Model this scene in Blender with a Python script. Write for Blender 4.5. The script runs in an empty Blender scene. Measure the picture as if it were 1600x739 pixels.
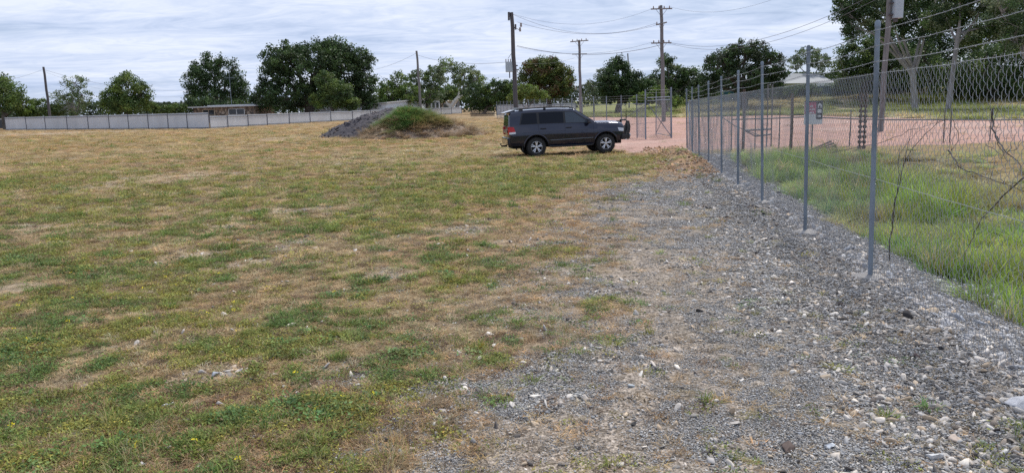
import bpy, math, random
import numpy as np
from mathutils import Vector
R = math.radians
random.seed(7)
rng = np.random.default_rng(7)
sc = bpy.context.scene
COL = sc.collection

# ------------------------------------------------------------------ camera
CAM_H = 1.8
PITCH, ROLL, FPX = R(9.21), R(1.5), 1200.0
F_ = np.array([0, math.cos(PITCH), -math.sin(PITCH)])
R0 = np.array([1.0, 0, 0]); U0 = np.array([0, math.sin(PITCH), math.cos(PITCH)])
RV = math.cos(ROLL) * R0 - math.sin(ROLL) * U0
UV = math.sin(ROLL) * R0 + math.cos(ROLL) * U0
cd = bpy.data.cameras.new('camera'); cam = bpy.data.objects.new('camera', cd); COL.objects.link(cam)
cd.sensor_width = 36; cd.lens = 36 * FPX / 1600; cd.clip_start = 0.05; cd.clip_end = 6000
from mathutils import Matrix
cam.matrix_world = Matrix(((RV[0], UV[0], -F_[0], 0), (RV[1], UV[1], -F_[1], 0), (RV[2], UV[2], -F_[2], CAM_H), (0, 0, 0, 1)))
sc.camera = cam

# ------------------------------------------------------------------ light
SUN_EL, SUN_AZ = R(58), R(35)          # azimuth clockwise from +Y (ahead, to the right)
w = bpy.data.worlds.new('World'); sc.world = w; w.use_nodes = True
nt = w.node_tree; nt.nodes.clear()
def N(t, ty, **k):
    n = t.nodes.new(ty)
    for a, v in k.items():
        if a in n.inputs: n.inputs[a].default_value = v
        else: setattr(n, a, v)
    return n
def mathn(t, op, a, b=None, clamp=False):
    n = t.nodes.new('ShaderNodeMath'); n.operation = op; n.use_clamp = clamp
    for i, v in enumerate((a, b)):
        if v is None: continue
        if isinstance(v, (int, float)): n.inputs[i].default_value = v
        else: t.links.new(v, n.inputs[i])
    return n.outputs[0]
def ramp(t, fac, stops):
    n = t.nodes.new('ShaderNodeValToRGB'); cr = n.color_ramp
    while len(cr.elements) < len(stops): cr.elements.new(0.5)
    for e, (p, c) in zip(cr.elements, stops):
        e.position = p; e.color = (c[0], c[1], c[2], 1)
    t.links.new(fac, n.inputs[0]); return n.outputs[0]
sky = N(nt, 'ShaderNodeTexSky'); sky.sky_type = 'NISHITA'; sky.sun_disc = False
sky.sun_elevation = SUN_EL; sky.sun_rotation = SUN_AZ
bg1 = N(nt, 'ShaderNodeBackground', Strength=0.07); nt.links.new(sky.outputs[0], bg1.inputs[0])
tc = N(nt, 'ShaderNodeTexCoord'); sx = N(nt, 'ShaderNodeSeparateXYZ'); nt.links.new(tc.outputs['Generated'], sx.inputs[0])
zz = mathn(nt, 'ADD', mathn(nt, 'MAXIMUM', sx.outputs[2], 0.0), 0.10)
ux = mathn(nt, 'DIVIDE', sx.outputs[0], zz); uy = mathn(nt, 'DIVIDE', sx.outputs[1], zz)
def cloudnoise(ax, ay, detail, dist, off, rough=0.55):
    c = N(nt, 'ShaderNodeCombineXYZ')
    nt.links.new(mathn(nt, 'ADD', mathn(nt, 'MULTIPLY', ux, ax), mathn(nt, 'MULTIPLY', uy, 0.12)), c.inputs[0])
    nt.links.new(mathn(nt, 'ADD', mathn(nt, 'MULTIPLY', uy, ay), mathn(nt, 'MULTIPLY', ux, -0.06)), c.inputs[1])
    c.inputs[2].default_value = off
    n = N(nt, 'ShaderNodeTexNoise', Scale=1.0, Detail=detail, Roughness=rough, Distortion=dist)
    nt.links.new(c.outputs[0], n.inputs['Vector']); return n.outputs[0]
n1 = cloudnoise(0.55, 1.05, 9, 0.9, 0.0, 0.6)
n2 = cloudnoise(2.4, 3.8, 7, 1.2, 5.0, 0.65)
n3 = cloudnoise(0.2, 0.45, 3, 0.3, 9.0)
mixv = mathn(nt, 'ADD', mathn(nt, 'MULTIPLY', n1, 0.46), mathn(nt, 'ADD', mathn(nt, 'MULTIPLY', n2, 0.3), mathn(nt, 'MULTIPLY', n3, 0.24)))
ccol = ramp(nt, mixv, [(0.36, (0.34, 0.43, 0.62)), (0.43, (0.48, 0.58, 0.79)), (0.50, (0.60, 0.69, 0.89)), (0.60, (0.79, 0.85, 0.98))])
bg2 = N(nt, 'ShaderNodeBackground', Strength=0.74); nt.links.new(ccol, bg2.inputs[0])
cov = ramp(nt, n3, [(0.30, (0.62,) * 3), (0.55, (0.97,) * 3)])
mx = N(nt, 'ShaderNodeMixShader'); nt.links.new(cov, mx.inputs[0])
nt.links.new(bg1.outputs[0], mx.inputs[1]); nt.links.new(bg2.outputs[0], mx.inputs[2])
wo = N(nt, 'ShaderNodeOutputWorld'); nt.links.new(mx.outputs[0], wo.inputs[0])
w.cycles.sampling_method = 'MANUAL'; w.cycles.sample_map_resolution = 512
sd = bpy.data.lights.new('sun', 'SUN'); sd.energy = 2.7; sd.angle = R(9); sd.color = (1.0, 0.95, 0.88)
so = bpy.data.objects.new('sun', sd); COL.objects.link(so)
sdir = Vector((math.sin(SUN_AZ) * math.cos(SUN_EL), math.cos(SUN_AZ) * math.cos(SUN_EL), math.sin(SUN_EL)))
so.rotation_euler = (-sdir).to_track_quat('-Z', 'Y').to_euler()
sc.view_settings.view_transform = 'Standard'; sc.view_settings.look = 'None'
sc.view_settings.exposure = 0.56; sc.view_settings.gamma = 1.0; sc.view_settings.use_curve_mapping = False
sc.cycles.max_bounces = 5; sc.cycles.diffuse_bounces = 2; sc.cycles.glossy_bounces = 2
sc.cycles.transparent_max_bounces = 8; sc.cycles.use_denoising = False; sc.cycles.sample_clamp_indirect = 2.0; sc.cycles.sample_clamp_direct = 12.0

# ------------------------------------------------------------------ noise, terrain, pixel rays
def _h(ix, iy, s):
    n = (ix.astype(np.int64) * 374761393 + iy.astype(np.int64) * 668265263 + s * 974711) & 0x7fffffff
    n = ((n ^ (n >> 13)) * 1274126177) & 0x7fffffff
    n = ((n ^ (n >> 16)) * 2246822519) & 0x7fffffff
    return (n & 0xffff) / 65535.0
def vnoise(x, y, s=0):
    x = np.asarray(x, float); y = np.asarray(y, float)
    ix = np.floor(x); iy = np.floor(y); fx = x - ix; fy = y - iy
    fx = fx * fx * (3 - 2 * fx); fy = fy * fy * (3 - 2 * fy)
    a = _h(ix, iy, s); b = _h(ix + 1, iy, s); c = _h(ix, iy + 1, s); d = _h(ix + 1, iy + 1, s)
    return (a * (1 - fx) + b * fx) * (1 - fy) + (c * (1 - fx) + d * fx) * fy
def fbm(x, y, f, octv=4, s=0, rough=0.55):
    x = np.asarray(x, float); y = np.asarray(y, float); t = 0; a = 1; n = 0
    for k in range(octv):
        c, q = math.cos(k * 1.3 + s), math.sin(k * 1.3 + s)
        t = t + a * vnoise((x * c - y * q) * f, (x * q + y * c) * f, s * 17 + k); n += a; a *= rough; f *= 2.03
    return t / n
def sst(a, b, x):
    t = np.clip((np.asarray(x, float) - a) / (b - a), 0, 1); return t * t * (3 - 2 * t)

def ray(px, py):
    d = F_ + RV * ((px - 800) / FPX) + UV * ((369.5 - py) / FPX); return d / np.linalg.norm(d)
def at(px, py, Y):                      # the point of a pixel's ray at distance Y ahead
    d = ray(px, py); t = Y / d[1]; return np.array([d[0] * t, Y, CAM_H + d[2] * t])
def proj(p):
    q = np.asarray(p, float) - np.array([0, 0, CAM_H]); z = q @ F_
    return 800 + FPX * (q @ RV) / z, 369.5 - FPX * (q @ UV) / z
def base_z(x, y):                       # the yard rises gently away from the camera; a grass bank stands behind the red yard
    return 0.011 * np.clip(np.asarray(y, float) - 40, 0, 400) + 2.6 * sst(95, 128, y) * sst(12, 45, x)
def flat(px, py):
    d = ray(px, py); t = CAM_H / -d[2] if d[2] < 0 else 150
    for _ in range(30):
        p = d * t; t = t * 0.5 + 0.5 * (CAM_H - base_z(p[0], p[1])) / max(-d[2], 1e-4)
        t = min(t, 400)
    return np.array([d[0] * t, d[1] * t])
FA = flat(1360, 445); FB = flat(1074, 235)
fd = (FB - FA) / np.linalg.norm(FB - FA); fn = np.array([fd[1], -fd[0]])        # fn points to the right
FLEN = np.linalg.norm(FB - FA)
def fside(x, y): return (np.asarray(x) - FA[0]) * fn[0] + (np.asarray(y) - FA[1]) * fn[1]
def falong(x, y): return (np.asarray(x) - FA[0]) * fd[0] + (np.asarray(y) - FA[1]) * fd[1]
def G(x, y, micro=True):
    x = np.asarray(x, float); y = np.asarray(y, float)
    z = base_z(x, y)
    s = fside(x, y); a = falong(x, y)
    endf = 1 - sst(14, 25, a)
    z = z - 0.34 * sst(0.05, 1.5, s) * (1 - sst(7, 13, s)) * endf
    z = z + 0.05 * np.exp(-((s + 0.15) / 0.35) ** 2) * (0.4 + 0.9 * fbm(x, y, 0.9, 2, 3)) * (1 - sst(26, 30, a))
    # spoil ridge of brown earth along the far half of the fence
    z = z + 0.42 * np.exp(-((s + 0.75) / 0.45) ** 2) * sst(12, 15, a) * (1 - sst(22, 25, a)) * fbm(x, y, 1.6, 3, 4)
    if micro:
        z = z + 0.10 * (fbm(x, y, 0.22, 3, 1) - .5) * sst(3, 12, y) + 0.035 * (fbm(x, y, 1.7, 3, 2) - .5)
    return z
def gz(x, y): return float(G(x, y))

def poly_sd(x, y, P):                   # >0 inside
    x = np.asarray(x, float); y = np.asarray(y, float); d = np.full(x.shape, 1e9); ins = np.zeros(x.shape, bool)
    n = len(P)
    for i in range(n):
        ax, ay = P[i]; bx, by = P[(i + 1) % n]; ex, ey = bx - ax, by - ay
        t = np.clip(((x - ax) * ex + (y - ay) * ey) / (ex * ex + ey * ey), 0, 1)
        d = np.minimum(d, np.hypot(x - ax - t * ex, y - ay - t * ey))
        c = ((ay > y) != (by > y)) & (x < (bx - ax) * (y - ay) / (by - ay + 1e-12) + ax); ins ^= c
    return np.where(ins, d, -d)

# ------------------------------------------------------------------ mesh helpers
def link(o, parent=None):
    COL.objects.link(o)
    if parent is not None: o.parent = parent
    return o
def npmesh(name, V, Fc, mat=None, col=None, smooth=False):
    V = np.asarray(V, np.float32); Fc = np.asarray(Fc, np.int32)
    me = bpy.data.meshes.new(name); me.vertices.add(len(V)); me.vertices.foreach_set('co', V.ravel())
    k = Fc.shape[1]; me.loops.add(Fc.size); me.loops.foreach_set('vertex_index', Fc.ravel())
    me.polygons.add(len(Fc)); me.polygons.foreach_set('loop_start', np.arange(0, Fc.size, k, dtype=np.int32))
    me.update(calc_edges=True)
    if smooth: me.polygons.foreach_set('use_smooth', np.ones(len(Fc), bool))
    if col is not None:
        a = me.color_attributes.new('tone', 'FLOAT_COLOR', 'POINT')
        c = np.ones((len(V), 4), np.float32); c[:, :3] = col; a.data.foreach_set('color', c.ravel())
    if mat: me.materials.append(mat)
    me.update(); return me
class MB:
    def __init__(s): s.v = []; s.f = []
    def add(s, V, Fs):
        o = len(s.v); s.v += [tuple(map(float, p)) for p in V]; s.f += [tuple(i + o for i in f) for f in Fs]; return s
    def box(s, c, d, rz=0.0, ax=None):
        hx, hy, hz = d[0] / 2, d[1] / 2, d[2] / 2; P = []
        cc, ss = math.cos(rz), math.sin(rz)
        for z in (-hz, hz):
            for x, y in ((-hx, -hy), (hx, -hy), (hx, hy), (-hx, hy)):
                P.append((c[0] + x * cc - y * ss, c[1] + x * ss + y * cc, c[2] + z))
        return s.add(P, [(3, 2, 1, 0), (4, 5, 6, 7), (0, 1, 5, 4), (1, 2, 6, 5), (2, 3, 7, 6), (3, 0, 4, 7)])
    def tube(s, pts, r, n=8, cap=True):
        pts = [Vector(p) for p in pts]; rs = r if isinstance(r, (list, tuple)) else [r] * len(pts); P = []; Fs = []
        prev = None
        for i, p in enumerate(pts):
            d = (pts[min(i + 1, len(pts) - 1)] - pts[max(i - 1, 0)]).normalized()
            if prev is None:
                u = d.cross(Vector((0, 0, 1)) if abs(d.z) < 0.95 else Vector((1, 0, 0))).normalized()
            else: u = (prev - d * prev.dot(d)).normalized()
            prev = u; v = d.cross(u)
            for k in range(n):
                a = 2 * math.pi * k / n; P.append(p + (u * math.cos(a) + v * math.sin(a)) * rs[i])
        for i in range(len(pts) - 1):
            for k in range(n):
                a = i * n + k; b = i * n + (k + 1) % n; Fs.append((a, b, b + n, a + n))
        if cap:
            Fs.append(tuple(range(n - 1, -1, -1))); Fs.append(tuple(range((len(pts) - 1) * n, len(pts) * n)))
        return s.add(P, Fs)
    def lathe(s, prof, c, axis='y', n=28):      # prof = (radius, offset along axis)
        P = []; Fs = []
        for r, h in prof:
            for k in range(n):
                a = 2 * math.pi * k / n; u, v = r * math.cos(a), r * math.sin(a)
                P.append((c[0] + u, c[1] + h, c[2] + v) if axis == 'y' else (c[0] + u, c[1] + v, c[2] + h))
        for i in range(len(prof) - 1):
            for k in range(n):
                a = i * n + k; b = i * n + (k + 1) % n; Fs.append((a, b, b + n, a + n))
        return s.add(P, Fs)
    def obj(s, name, mat, parent=None, smooth=False, bevel=0.0):
        me = bpy.data.meshes.new(name); me.from_pydata(s.v, [], s.f); me.update()
        import bmesh
        bm = bmesh.new(); bm.from_mesh(me); bmesh.ops.recalc_face_normals(bm, faces=bm.faces)
        if bevel: bmesh.ops.bevel(bm, geom=list(bm.edges), offset=bevel, segments=2, affect='EDGES', profile=0.6)
        bm.to_mesh(me); bm.free()
        if smooth:
            me.polygons.foreach_set('use_smooth', np.ones(len(me.polygons), bool))
            try: me.set_sharp_from_angle(angle=R(40))
            except Exception: pass
        me.materials.append(mat); return link(bpy.data.objects.new(name, me), parent)
def tag(o, label, cat, group=None, kind=None):
    if label: o['label'] = label
    if cat: o['category'] = cat
    if group: o['group'] = group
    if kind: o['kind'] = kind
    return o
def thing(name, label, cat, loc, rz=0, group=None):
    o = link(bpy.data.objects.new(name, None)); o.location = loc; o.rotation_euler.z = rz; o.empty_display_size = 0.2
    return tag(o, label, cat, group)
def struct(o, label=None, cat=None): o['kind'] = 'structure'; return tag(o, label, cat)

# ------------------------------------------------------------------ materials
def pbr(name, col, rough=0.7, metal=0.0, nscale=0, namt=0.0, bump=0.0, spec=0.5, coat=0.0, stretch=(1, 1, 1)):
    m = bpy.data.materials.new(name); m.use_nodes = True; t = m.node_tree; b = t.nodes['Principled BSDF']
    b.inputs['Base Color'].default_value = (*col, 1); b.inputs['Roughness'].default_value = rough
    b.inputs['Metallic'].default_value = metal; b.inputs['Specular IOR Level'].default_value = spec
    b.inputs['Coat Weight'].default_value = coat; b.inputs['Coat Roughness'].default_value = 0.05
    if nscale:
        c = N(t, 'ShaderNodeTexCoord'); mp = N(t, 'ShaderNodeMapping'); mp.inputs['Scale'].default_value = stretch
        t.links.new(c.outputs['Object'], mp.inputs[0])
        n = N(t, 'ShaderNodeTexNoise', Scale=nscale, Detail=5.0, Roughness=0.6); t.links.new(mp.outputs[0], n.inputs['Vector'])
        lo = tuple(max(0, k * (1 - namt)) for k in col); hi = tuple(k * (1 + namt) for k in col)
        t.links.new(ramp(t, n.outputs[0], [(0.3, lo), (0.7, hi)]), b.inputs['Base Color'])
        if bump:
            bp = N(t, 'ShaderNodeBump', Strength=bump, Distance=0.02); t.links.new(n.outputs[0], bp.inputs['Height'])
            t.links.new(bp.outputs[0], b.inputs['Normal'])
    return m
def leafmat(name, inst, trans=0.25, rough=0.7):
    m = bpy.data.materials.new(name); m.use_nodes = True; t = m.node_tree; b = t.nodes['Principled BSDF']; out = t.nodes['Material Output']
    a = N(t, 'ShaderNodeAttribute'); a.attribute_name = 'tone'; c = a.outputs['Color']
    if inst:
        i = N(t, 'ShaderNodeAttribute'); i.attribute_type = 'INSTANCER'; i.attribute_name = 'tint'
        x = N(t, 'ShaderNodeMix'); x.data_type = 'RGBA'; x.blend_type = 'MULTIPLY'; x.inputs[0].default_value = 1
        t.links.new(i.outputs['Color'], x.inputs[6]); t.links.new(c, x.inputs[7]); c = x.outputs[2]
    t.links.new(c, b.inputs['Base Color']); b.inputs['Roughness'].default_value = rough; b.inputs['Specular IOR Level'].default_value = 0.25
    if trans:
        tr = N(t, 'ShaderNodeBsdfTranslucent'); t.links.new(c, tr.inputs[0]); mxx = N(t, 'ShaderNodeMixShader'); mxx.inputs[0].default_value = trans
        t.links.new(b.outputs[0], mxx.inputs[1]); t.links.new(tr.outputs[0], mxx.inputs[2]); t.links.new(mxx.outputs[0], out.inputs[0])
    return m
M = dict(
    galv=pbr('galvanised_post', (0.19, 0.225, 0.27), 0.6, 0.2, 5, 0.38, 0.15, spec=0.35, stretch=(1, 1, .35)),
    wire=pbr('galvanised_wire', (0.40, 0.41, 0.44), 0.5, 0.2),
    wire2=pbr('weathered_wire', (0.33, 0.34, 0.36), 0.6, 0.2),
    concrete=pbr('footing_concrete', (0.33, 0.31, 0.29), 0.9, 0, 14, 0.25, 0.5),
    leaf=leafmat('tree_leaves', False, 0.3, 0.5), grass=leafmat('grass_blades', True, 0.3), stone=leafmat('loose_stone', True, 0.0, 0.85),
    bark=pbr('brown_bark', (0.10, 0.085, 0.07), 0.9, 0, 6, 0.4, 0.5, stretch=(1, 1, .2)),
    gum=pbr('pale_gum_bark', (0.27, 0.255, 0.25), 0.8, 0, 1.6, 0.35, 0.2, stretch=(1, 1, .3)),
    pole=pbr('pole_timber', (0.165, 0.16, 0.16), 0.9, 0, 5, 0.35, 0.4, stretch=(3, 3, .15)),
    poledark=pbr('dark_pole_timber', (0.085, 0.08, 0.085), 0.9, 0, 5, 0.3, 0.4, stretch=(3, 3, .15)),
    cable=pbr('aerial_cable', (0.10, 0.105, 0.12), 0.6),
    ceramic=pbr('insulator_ceramic', (0.25, 0.2, 0.18), 0.3),
    boxgrey=pbr('transformer_paint', (0.36, 0.42, 0.46), 0.5, 0, 3, 0.08),
    steel=pbr('fence_steel', (0.54, 0.55, 0.57), 0.6, 0.0, .35, 0.12, stretch=(1, 1, .5)),
    steeld=pbr('fence_frame_steel', (0.10, 0.11, 0.14), 0.5, 0.1),
    roofw=pbr('pale_roof', (0.50, 0.51, 0.53), 0.5, 0, 2, 0.08), wallw=pbr('pale_cladding', (0.62, 0.65, 0.7), 0.6, 0, 2, 0.06),
    glass=pbr('house_glass', (0.03, 0.035, 0.045), 0.1), tan=pbr('tan_roof', (0.40, 0.33, 0.25), 0.8, 0, 2, 0.15),
    rust=pbr('rusty_steel', (0.10, 0.065, 0.05), 0.85, 0.2, 20, 0.4, 0.3), pipe=pbr('yard_pipe', (0.13, 0.125, 0.13), 0.6, 0.2),
    timber=pbr('grey_timber', (0.10, 0.085, 0.075), 0.9, 0, 8, 0.4, 0.4), teal=pbr('teal_shadecloth', (0.03, 0.11, 0.13), 0.8, 0, 4, 0.15),
    vine=pbr('dead_vine', (0.075, 0.06, 0.05), 0.9), deadwood=pbr('bleached_wood', (0.5, 0.47, 0.42), 0.85, 0, 3, 0.2),
)
def trapezoid_steel(m):                # ribbed sheet relief
    t = m.node_tree; b = t.nodes['Principled BSDF']; c = N(t, 'ShaderNodeTexCoord')
    wv = N(t, 'ShaderNodeTexWave', Scale=1.6, Distortion=0.0); wv.wave_type = 'BANDS'; wv.bands_direction = 'X'; wv.wave_profile = 'SIN'
    t.links.new(c.outputs['Object'], wv.inputs['Vector']); bp = N(t, 'ShaderNodeBump', Strength=0.8, Distance=0.03)
    t.links.new(wv.outputs[0], bp.inputs['Height']); t.links.new(bp.outputs[0], b.inputs['Normal'])

# ------------------------------------------------------------------ ground cover masks (all in world metres)
GB = np.array([flat(*p) for p in [(380, 900), (500, 760), (560, 705), (620, 650), (665, 600), (770, 568), (815, 545), (870, 505), (850, 470),
     (880, 440), (935, 400), (925, 370), (945, 340), (935, 312), (965, 290), (1035, 274), (1062, 262)]])
GB = GB[np.argsort(GB[:, 1])]
RED = [tuple(flat(*p)) for p in [(985, 243), (1055, 238), (1130, 233), (1280, 229), (1400, 228), (1500, 225), (1600, 220), (1900, 218),
       (1900, 196), (1500, 188), (1300, 181.5), (1200, 180.5), (1070, 180), (900, 183), (780, 183.5), (860, 200), (930, 222)]]
BEI = [tuple(flat(*p)) for p in [(1900, 196), (1500, 188), (1300, 181.5), (1200, 180.5), (1070, 180), (900, 183), (780, 183.5), (760, 180), (900, 176.5),
       (1070, 172.5), (1200, 171.5), (1300, 171), (1500, 169.5), (1900, 174)]]
def ell(px, py, rx, ry):
    c = flat(px, py); a = flat(px + rx, py); f_ = flat(px, py - ry); n_ = flat(px, py + ry)
    return (c[0], (f_[1] + n_[1]) / 2, abs(a[0] - c[0]), abs(f_[1] - n_[1]) / 2)
PALE = [ell(*p) for p in [(60, 210, 90, 2.6), (265, 280, 90, 12), (190, 288, 60, 5), (440, 328, 55, 6), (350, 355, 50, 4), (448, 382, 16, 7), (385, 412, 24, 8), (20, 450, 40, 12), (60, 355, 60, 6),
        (205, 540, 36, 8), (490, 215, 80, 3), (720, 362, 60, 7), (600, 430, 50, 8), (325, 590, 45, 18), (300, 400, 40, 9), (560, 600, 40, 12), (120, 600, 40, 12), (890, 330, 40, 8), (820, 385, 50, 8)]]
GREEN = [ell(*p) for p in [(250, 400, 210, 30), (100, 400, 90, 22), (60, 540, 160, 35), (560, 350, 120, 20), (700, 310, 120, 14), (430, 540, 160, 50), (620, 590, 140, 40), (300, 690, 260, 60),
         (480, 660, 120, 60), (760, 555, 50, 22), (945, 478, 45, 14), (860, 398, 60, 9), (960, 256, 110, 12), (780, 280, 110, 14), (40, 285, 60, 8), (700, 430, 120, 30), (200, 460, 120, 30), (980, 535, 45, 8), (775, 625, 25, 12), (130, 650, 160, 50)]]
def blob(x, y, E, nz):
    m = np.zeros(np.shape(x))
    for cx, cy, rx, ry in E:
        d = np.sqrt(((x - cx) / rx) ** 2 + ((y - cy) / ry) ** 2) + (nz - .5) * 2.4
        m = np.maximum(m, 1 - sst(0.55, 1.2, d))
    return m
def masks(x, y):
    x = np.asarray(x, float); y = np.asarray(y, float); s = fside(x, y); a = falong(x, y)
    nA = fbm(x, y, 0.55, 5, 11); nB = fbm(x, y, 2.3, 4, 12); nC = fbm(x, y, 0.16, 4, 13); nD = fbm(x, y, 6.0, 3, 14)
    xb = np.interp(y, GB[:, 1], GB[:, 0])
    wob = (nB - .5) * 1.3 + (nA - .5) * 1.0
    grav = (.25 * sst(-1.6, -.2, x - xb + wob * 1.6) + .75 * sst(-0.5, 0.9, x - xb + wob * 1.5)) * (1 - sst(19, 23.5, y + (nB - .5) * 3)) * (1 - sst(1.4, 1.9, s + (nB - .5) * 0.9))
    band = sst(-0.25, 0.1, s) * (1 - sst(1.35, 1.85, s + (nB - .5) * 1.0)) * (1 - sst(20, 26, a)); grav = np.maximum(grav, band)
    red = sst(-0.5, 0.6, poly_sd(x, y, RED) + (nB - .5) * 1.6 + (nA - .5) * 1.4)
    bei = sst(-1, 1, poly_sd(x, y, BEI) + (nA - .5) * 3) * (1 - red)
    spoil = sst(-2.1, -0.9, s + (nB - .5) * 1.2) * (1 - sst(-0.1, 0.3, s)) * sst(11.5, 14, a + (nB - .5) * 3) * (1 - sst(27, 30, a))
    lawn = sst(0.5, 3, y - (92 + (nA - .5) * 6)) * sst(5, 12, x) * (1 - bei) * (1 - red)
    rank = sst(1.05, 1.8, s + (nB - .5) * 1.2) * (1 - sst(5, 10, s + (nA - .5) * 3)) * (1 - sst(18, 24, a)) * (1 - red)
    edge = np.exp(-((x - xb + wob + 0.45) / 0.7) ** 2) * (1 - sst(18, 24, y))
    pale = blob(x, y, PALE, nB) * (1 - grav)
    gr = blob(x, y, GREEN, nB); grav = grav * (1 - .8 * gr * (s < -.6))
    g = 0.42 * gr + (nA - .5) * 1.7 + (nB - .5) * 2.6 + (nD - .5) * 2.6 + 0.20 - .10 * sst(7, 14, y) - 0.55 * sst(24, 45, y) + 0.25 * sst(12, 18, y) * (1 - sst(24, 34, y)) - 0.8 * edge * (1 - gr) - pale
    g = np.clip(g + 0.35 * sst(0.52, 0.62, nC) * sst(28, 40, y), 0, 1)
    return dict(grav=grav, red=red, bei=bei, spoil=spoil, lawn=lawn, rank=rank, edge=edge, pale=pale, green=g, nA=nA, nB=nB, nC=nC, nD=nD, s=s, a=a)
def mixc(c, col, f):
    return c * (1 - f[..., None]) + np.asarray(col)[..., :] * f[..., None]
def ground_col(x, y, m=None):
    m = m or masks(x, y)
    trk = np.exp(-((m['s'] + 2.25 + (m['nA'] - .5) * 1.4) / .55) ** 2) * (1 - sst(8, 13, y)); trk = np.maximum(trk, .8 * sst(.52, .62, m['nA']) * (m['s'] < -1.2))
    c = np.broadcast_to(np.array([0.27, 0.195, 0.11]), np.shape(x) + (3,)).copy()
    c = mixc(c, [0.33, 0.22, 0.125], sst(0.45, 0.62, m['nC']) * 0.7)
    c = mixc(c, [0.36, 0.28, 0.19], sst(0.5, 0.7, m['nB']) * 0.6)
    c = mixc(c, [0.15, 0.11, 0.07], sst(0.58, 0.75, m['nD']) * 0.5)
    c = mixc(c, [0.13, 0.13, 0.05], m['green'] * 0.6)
    c = mixc(c, [0.20, 0.19, 0.065], sst(14, 22, y) * (1 - sst(30, 60, y)) * m['green'] * 0.8)
    c = mixc(c, [0.43, 0.365, 0.28], m['pale'] * 0.6)
    c = mixc(c, [0.34, 0.26, 0.18], m['edge'] * 0.5)
    gc = mixc(np.broadcast_to(np.array([0.27, 0.24, 0.205]), np.shape(x) + (3,)).copy(), [0.32, 0.275, 0.23], np.clip(trk, 0, 1))
    c = c * (1 - m['grav'][..., None]) + gc * m['grav'][..., None]
    c = mixc(c, [0.32, 0.21, 0.135], m['spoil'] * 0.9)
    c = mixc(c, [0.20, 0.15, 0.09], m['rank'] * 0.9)  # soil darkened under the rank grass, painting in shadow among its blades
    rc = mixc(np.broadcast_to(np.array([0.46, 0.29, 0.245]), np.shape(x) + (3,)).copy(), [0.42, 0.265, 0.225], sst(0.4, 0.65, m['nA']))
    rc = mixc(rc, [0.49, 0.36, 0.32], sst(0.5, 0.7, m['nC']) * 0.6)
    c = c * (1 - m['red'][..., None]) + rc * m['red'][..., None]
    c = mixc(c, [0.45, 0.385, 0.28], m['bei'] * 0.9)
    c = mixc(c, [0.22, 0.25, 0.09], m['lawn'] * 0.85)
    return c

# ------------------------------------------------------------------ ground sheet
def axis_pos(lim0, d0, k, far):
    v = [0.0]
    while v[-1] < far:
        v.append(v[-1] + max(d0, abs(v[-1]) * k if v[-1] > lim0 else d0))
    return v
xp = axis_pos(5.0, 0.05, 0.016, 900); xn = axis_pos(5.0, 0.05, 0.016, 900)
gx = np.array([-v for v in xn[:0:-1]] + xp)
gy = [-40.0, -20, -10, -5, -2, 0, 1, 1.6, 2.1]
while gy[-1] < 1500: gy.append(gy[-1] * (1 + (0.0115 if gy[-1] < 70 else 0.03)))
gy = np.array(gy)
X, Y = np.meshgrid(gx, gy); Z = G(X, Y)
mk = masks(X, Y)
Z = Z + (mk['grav'] * (fbm(X, Y, 9, 2, 21) - .5) * 0.025 + mk['spoil'] * (fbm(X, Y, 4, 3, 22) - .35) * 0.14) * (Y < 40)
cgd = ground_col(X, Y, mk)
nx_, ny_ = len(gx), len(gy); idx = np.arange(nx_ * ny_).reshape(ny_, nx_)
Fq = np.stack([idx[:-1, :-1], idx[:-1, 1:], idx[1:, 1:], idx[1:, :-1]], -1).reshape(-1, 4)
gm = bpy.data.materials.new('ground_soil'); gm.use_nodes = True; t = gm.node_tree; b = t.nodes['Principled BSDF']
a = N(t, 'ShaderNodeAttribute'); a.attribute_name = 'tone'
g2 = N(t, 'ShaderNodeAttribute'); g2.attribute_name = 'stony'
geo = N(t, 'ShaderNodeNewGeometry')
def tn(scale, det=4.0, rough=0.6, ty='ShaderNodeTexNoise'):
    n = N(t, ty, Scale=scale)
    if ty == 'ShaderNodeTexNoise': n.inputs['Detail'].default_value = det; n.inputs['Roughness'].default_value = rough
    t.links.new(geo.outputs['Position'], n.inputs['Vector']); return n
def mul(c1, c2, fac=1.0, bt='MULTIPLY'):
    x = N(t, 'ShaderNodeMix'); x.data_type = 'RGBA'; x.blend_type = bt
    if isinstance(fac, (int, float)): x.inputs[0].default_value = fac
    else: t.links.new(fac, x.inputs[0])
    t.links.new(c1, x.inputs[6])
    if isinstance(c2, tuple): x.inputs[7].default_value = (*c2, 1)
    else: t.links.new(c2, x.inputs[7])
    return x.outputs[2]
nf = tn(38, 6, 0.7); nm = tn(3.1, 6, 0.65); nl = tn(0.5, 4)
c = mul(a.outputs['Color'], ramp(t, nf.outputs[0], [(0.3, (0.62, 0.6, 0.56)), (0.5, (1, 1, 1)), (0.72, (1.4, 1.38, 1.32))]))
c = mul(c, ramp(t, nm.outputs[0], [(0.3, (0.72, 0.72, 0.70)), (0.55, (1.02, 1.0, 1.0)), (0.7, (1.25, 1.2, 1.12))]))
c = mul(c, ramp(t, nl.outputs[0], [(0.3, (0.88, 0.9, 0.9)), (0.7, (1.1, 1.08, 1.04))]))
vo = tn(85, ty='ShaderNodeTexVoronoi'); vo2 = tn(34, ty='ShaderNodeTexVoronoi')
st1 = ramp(t, N(t, 'ShaderNodeSeparateColor').outputs[0], [(0, (1, 1, 1)), (1, (1, 1, 1))])
def speck(v, stops):
    s_ = N(t, 'ShaderNodeSeparateColor'); t.links.new(v.outputs['Color'], s_.inputs[0]); return ramp(t, s_.outputs[0], stops)
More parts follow.
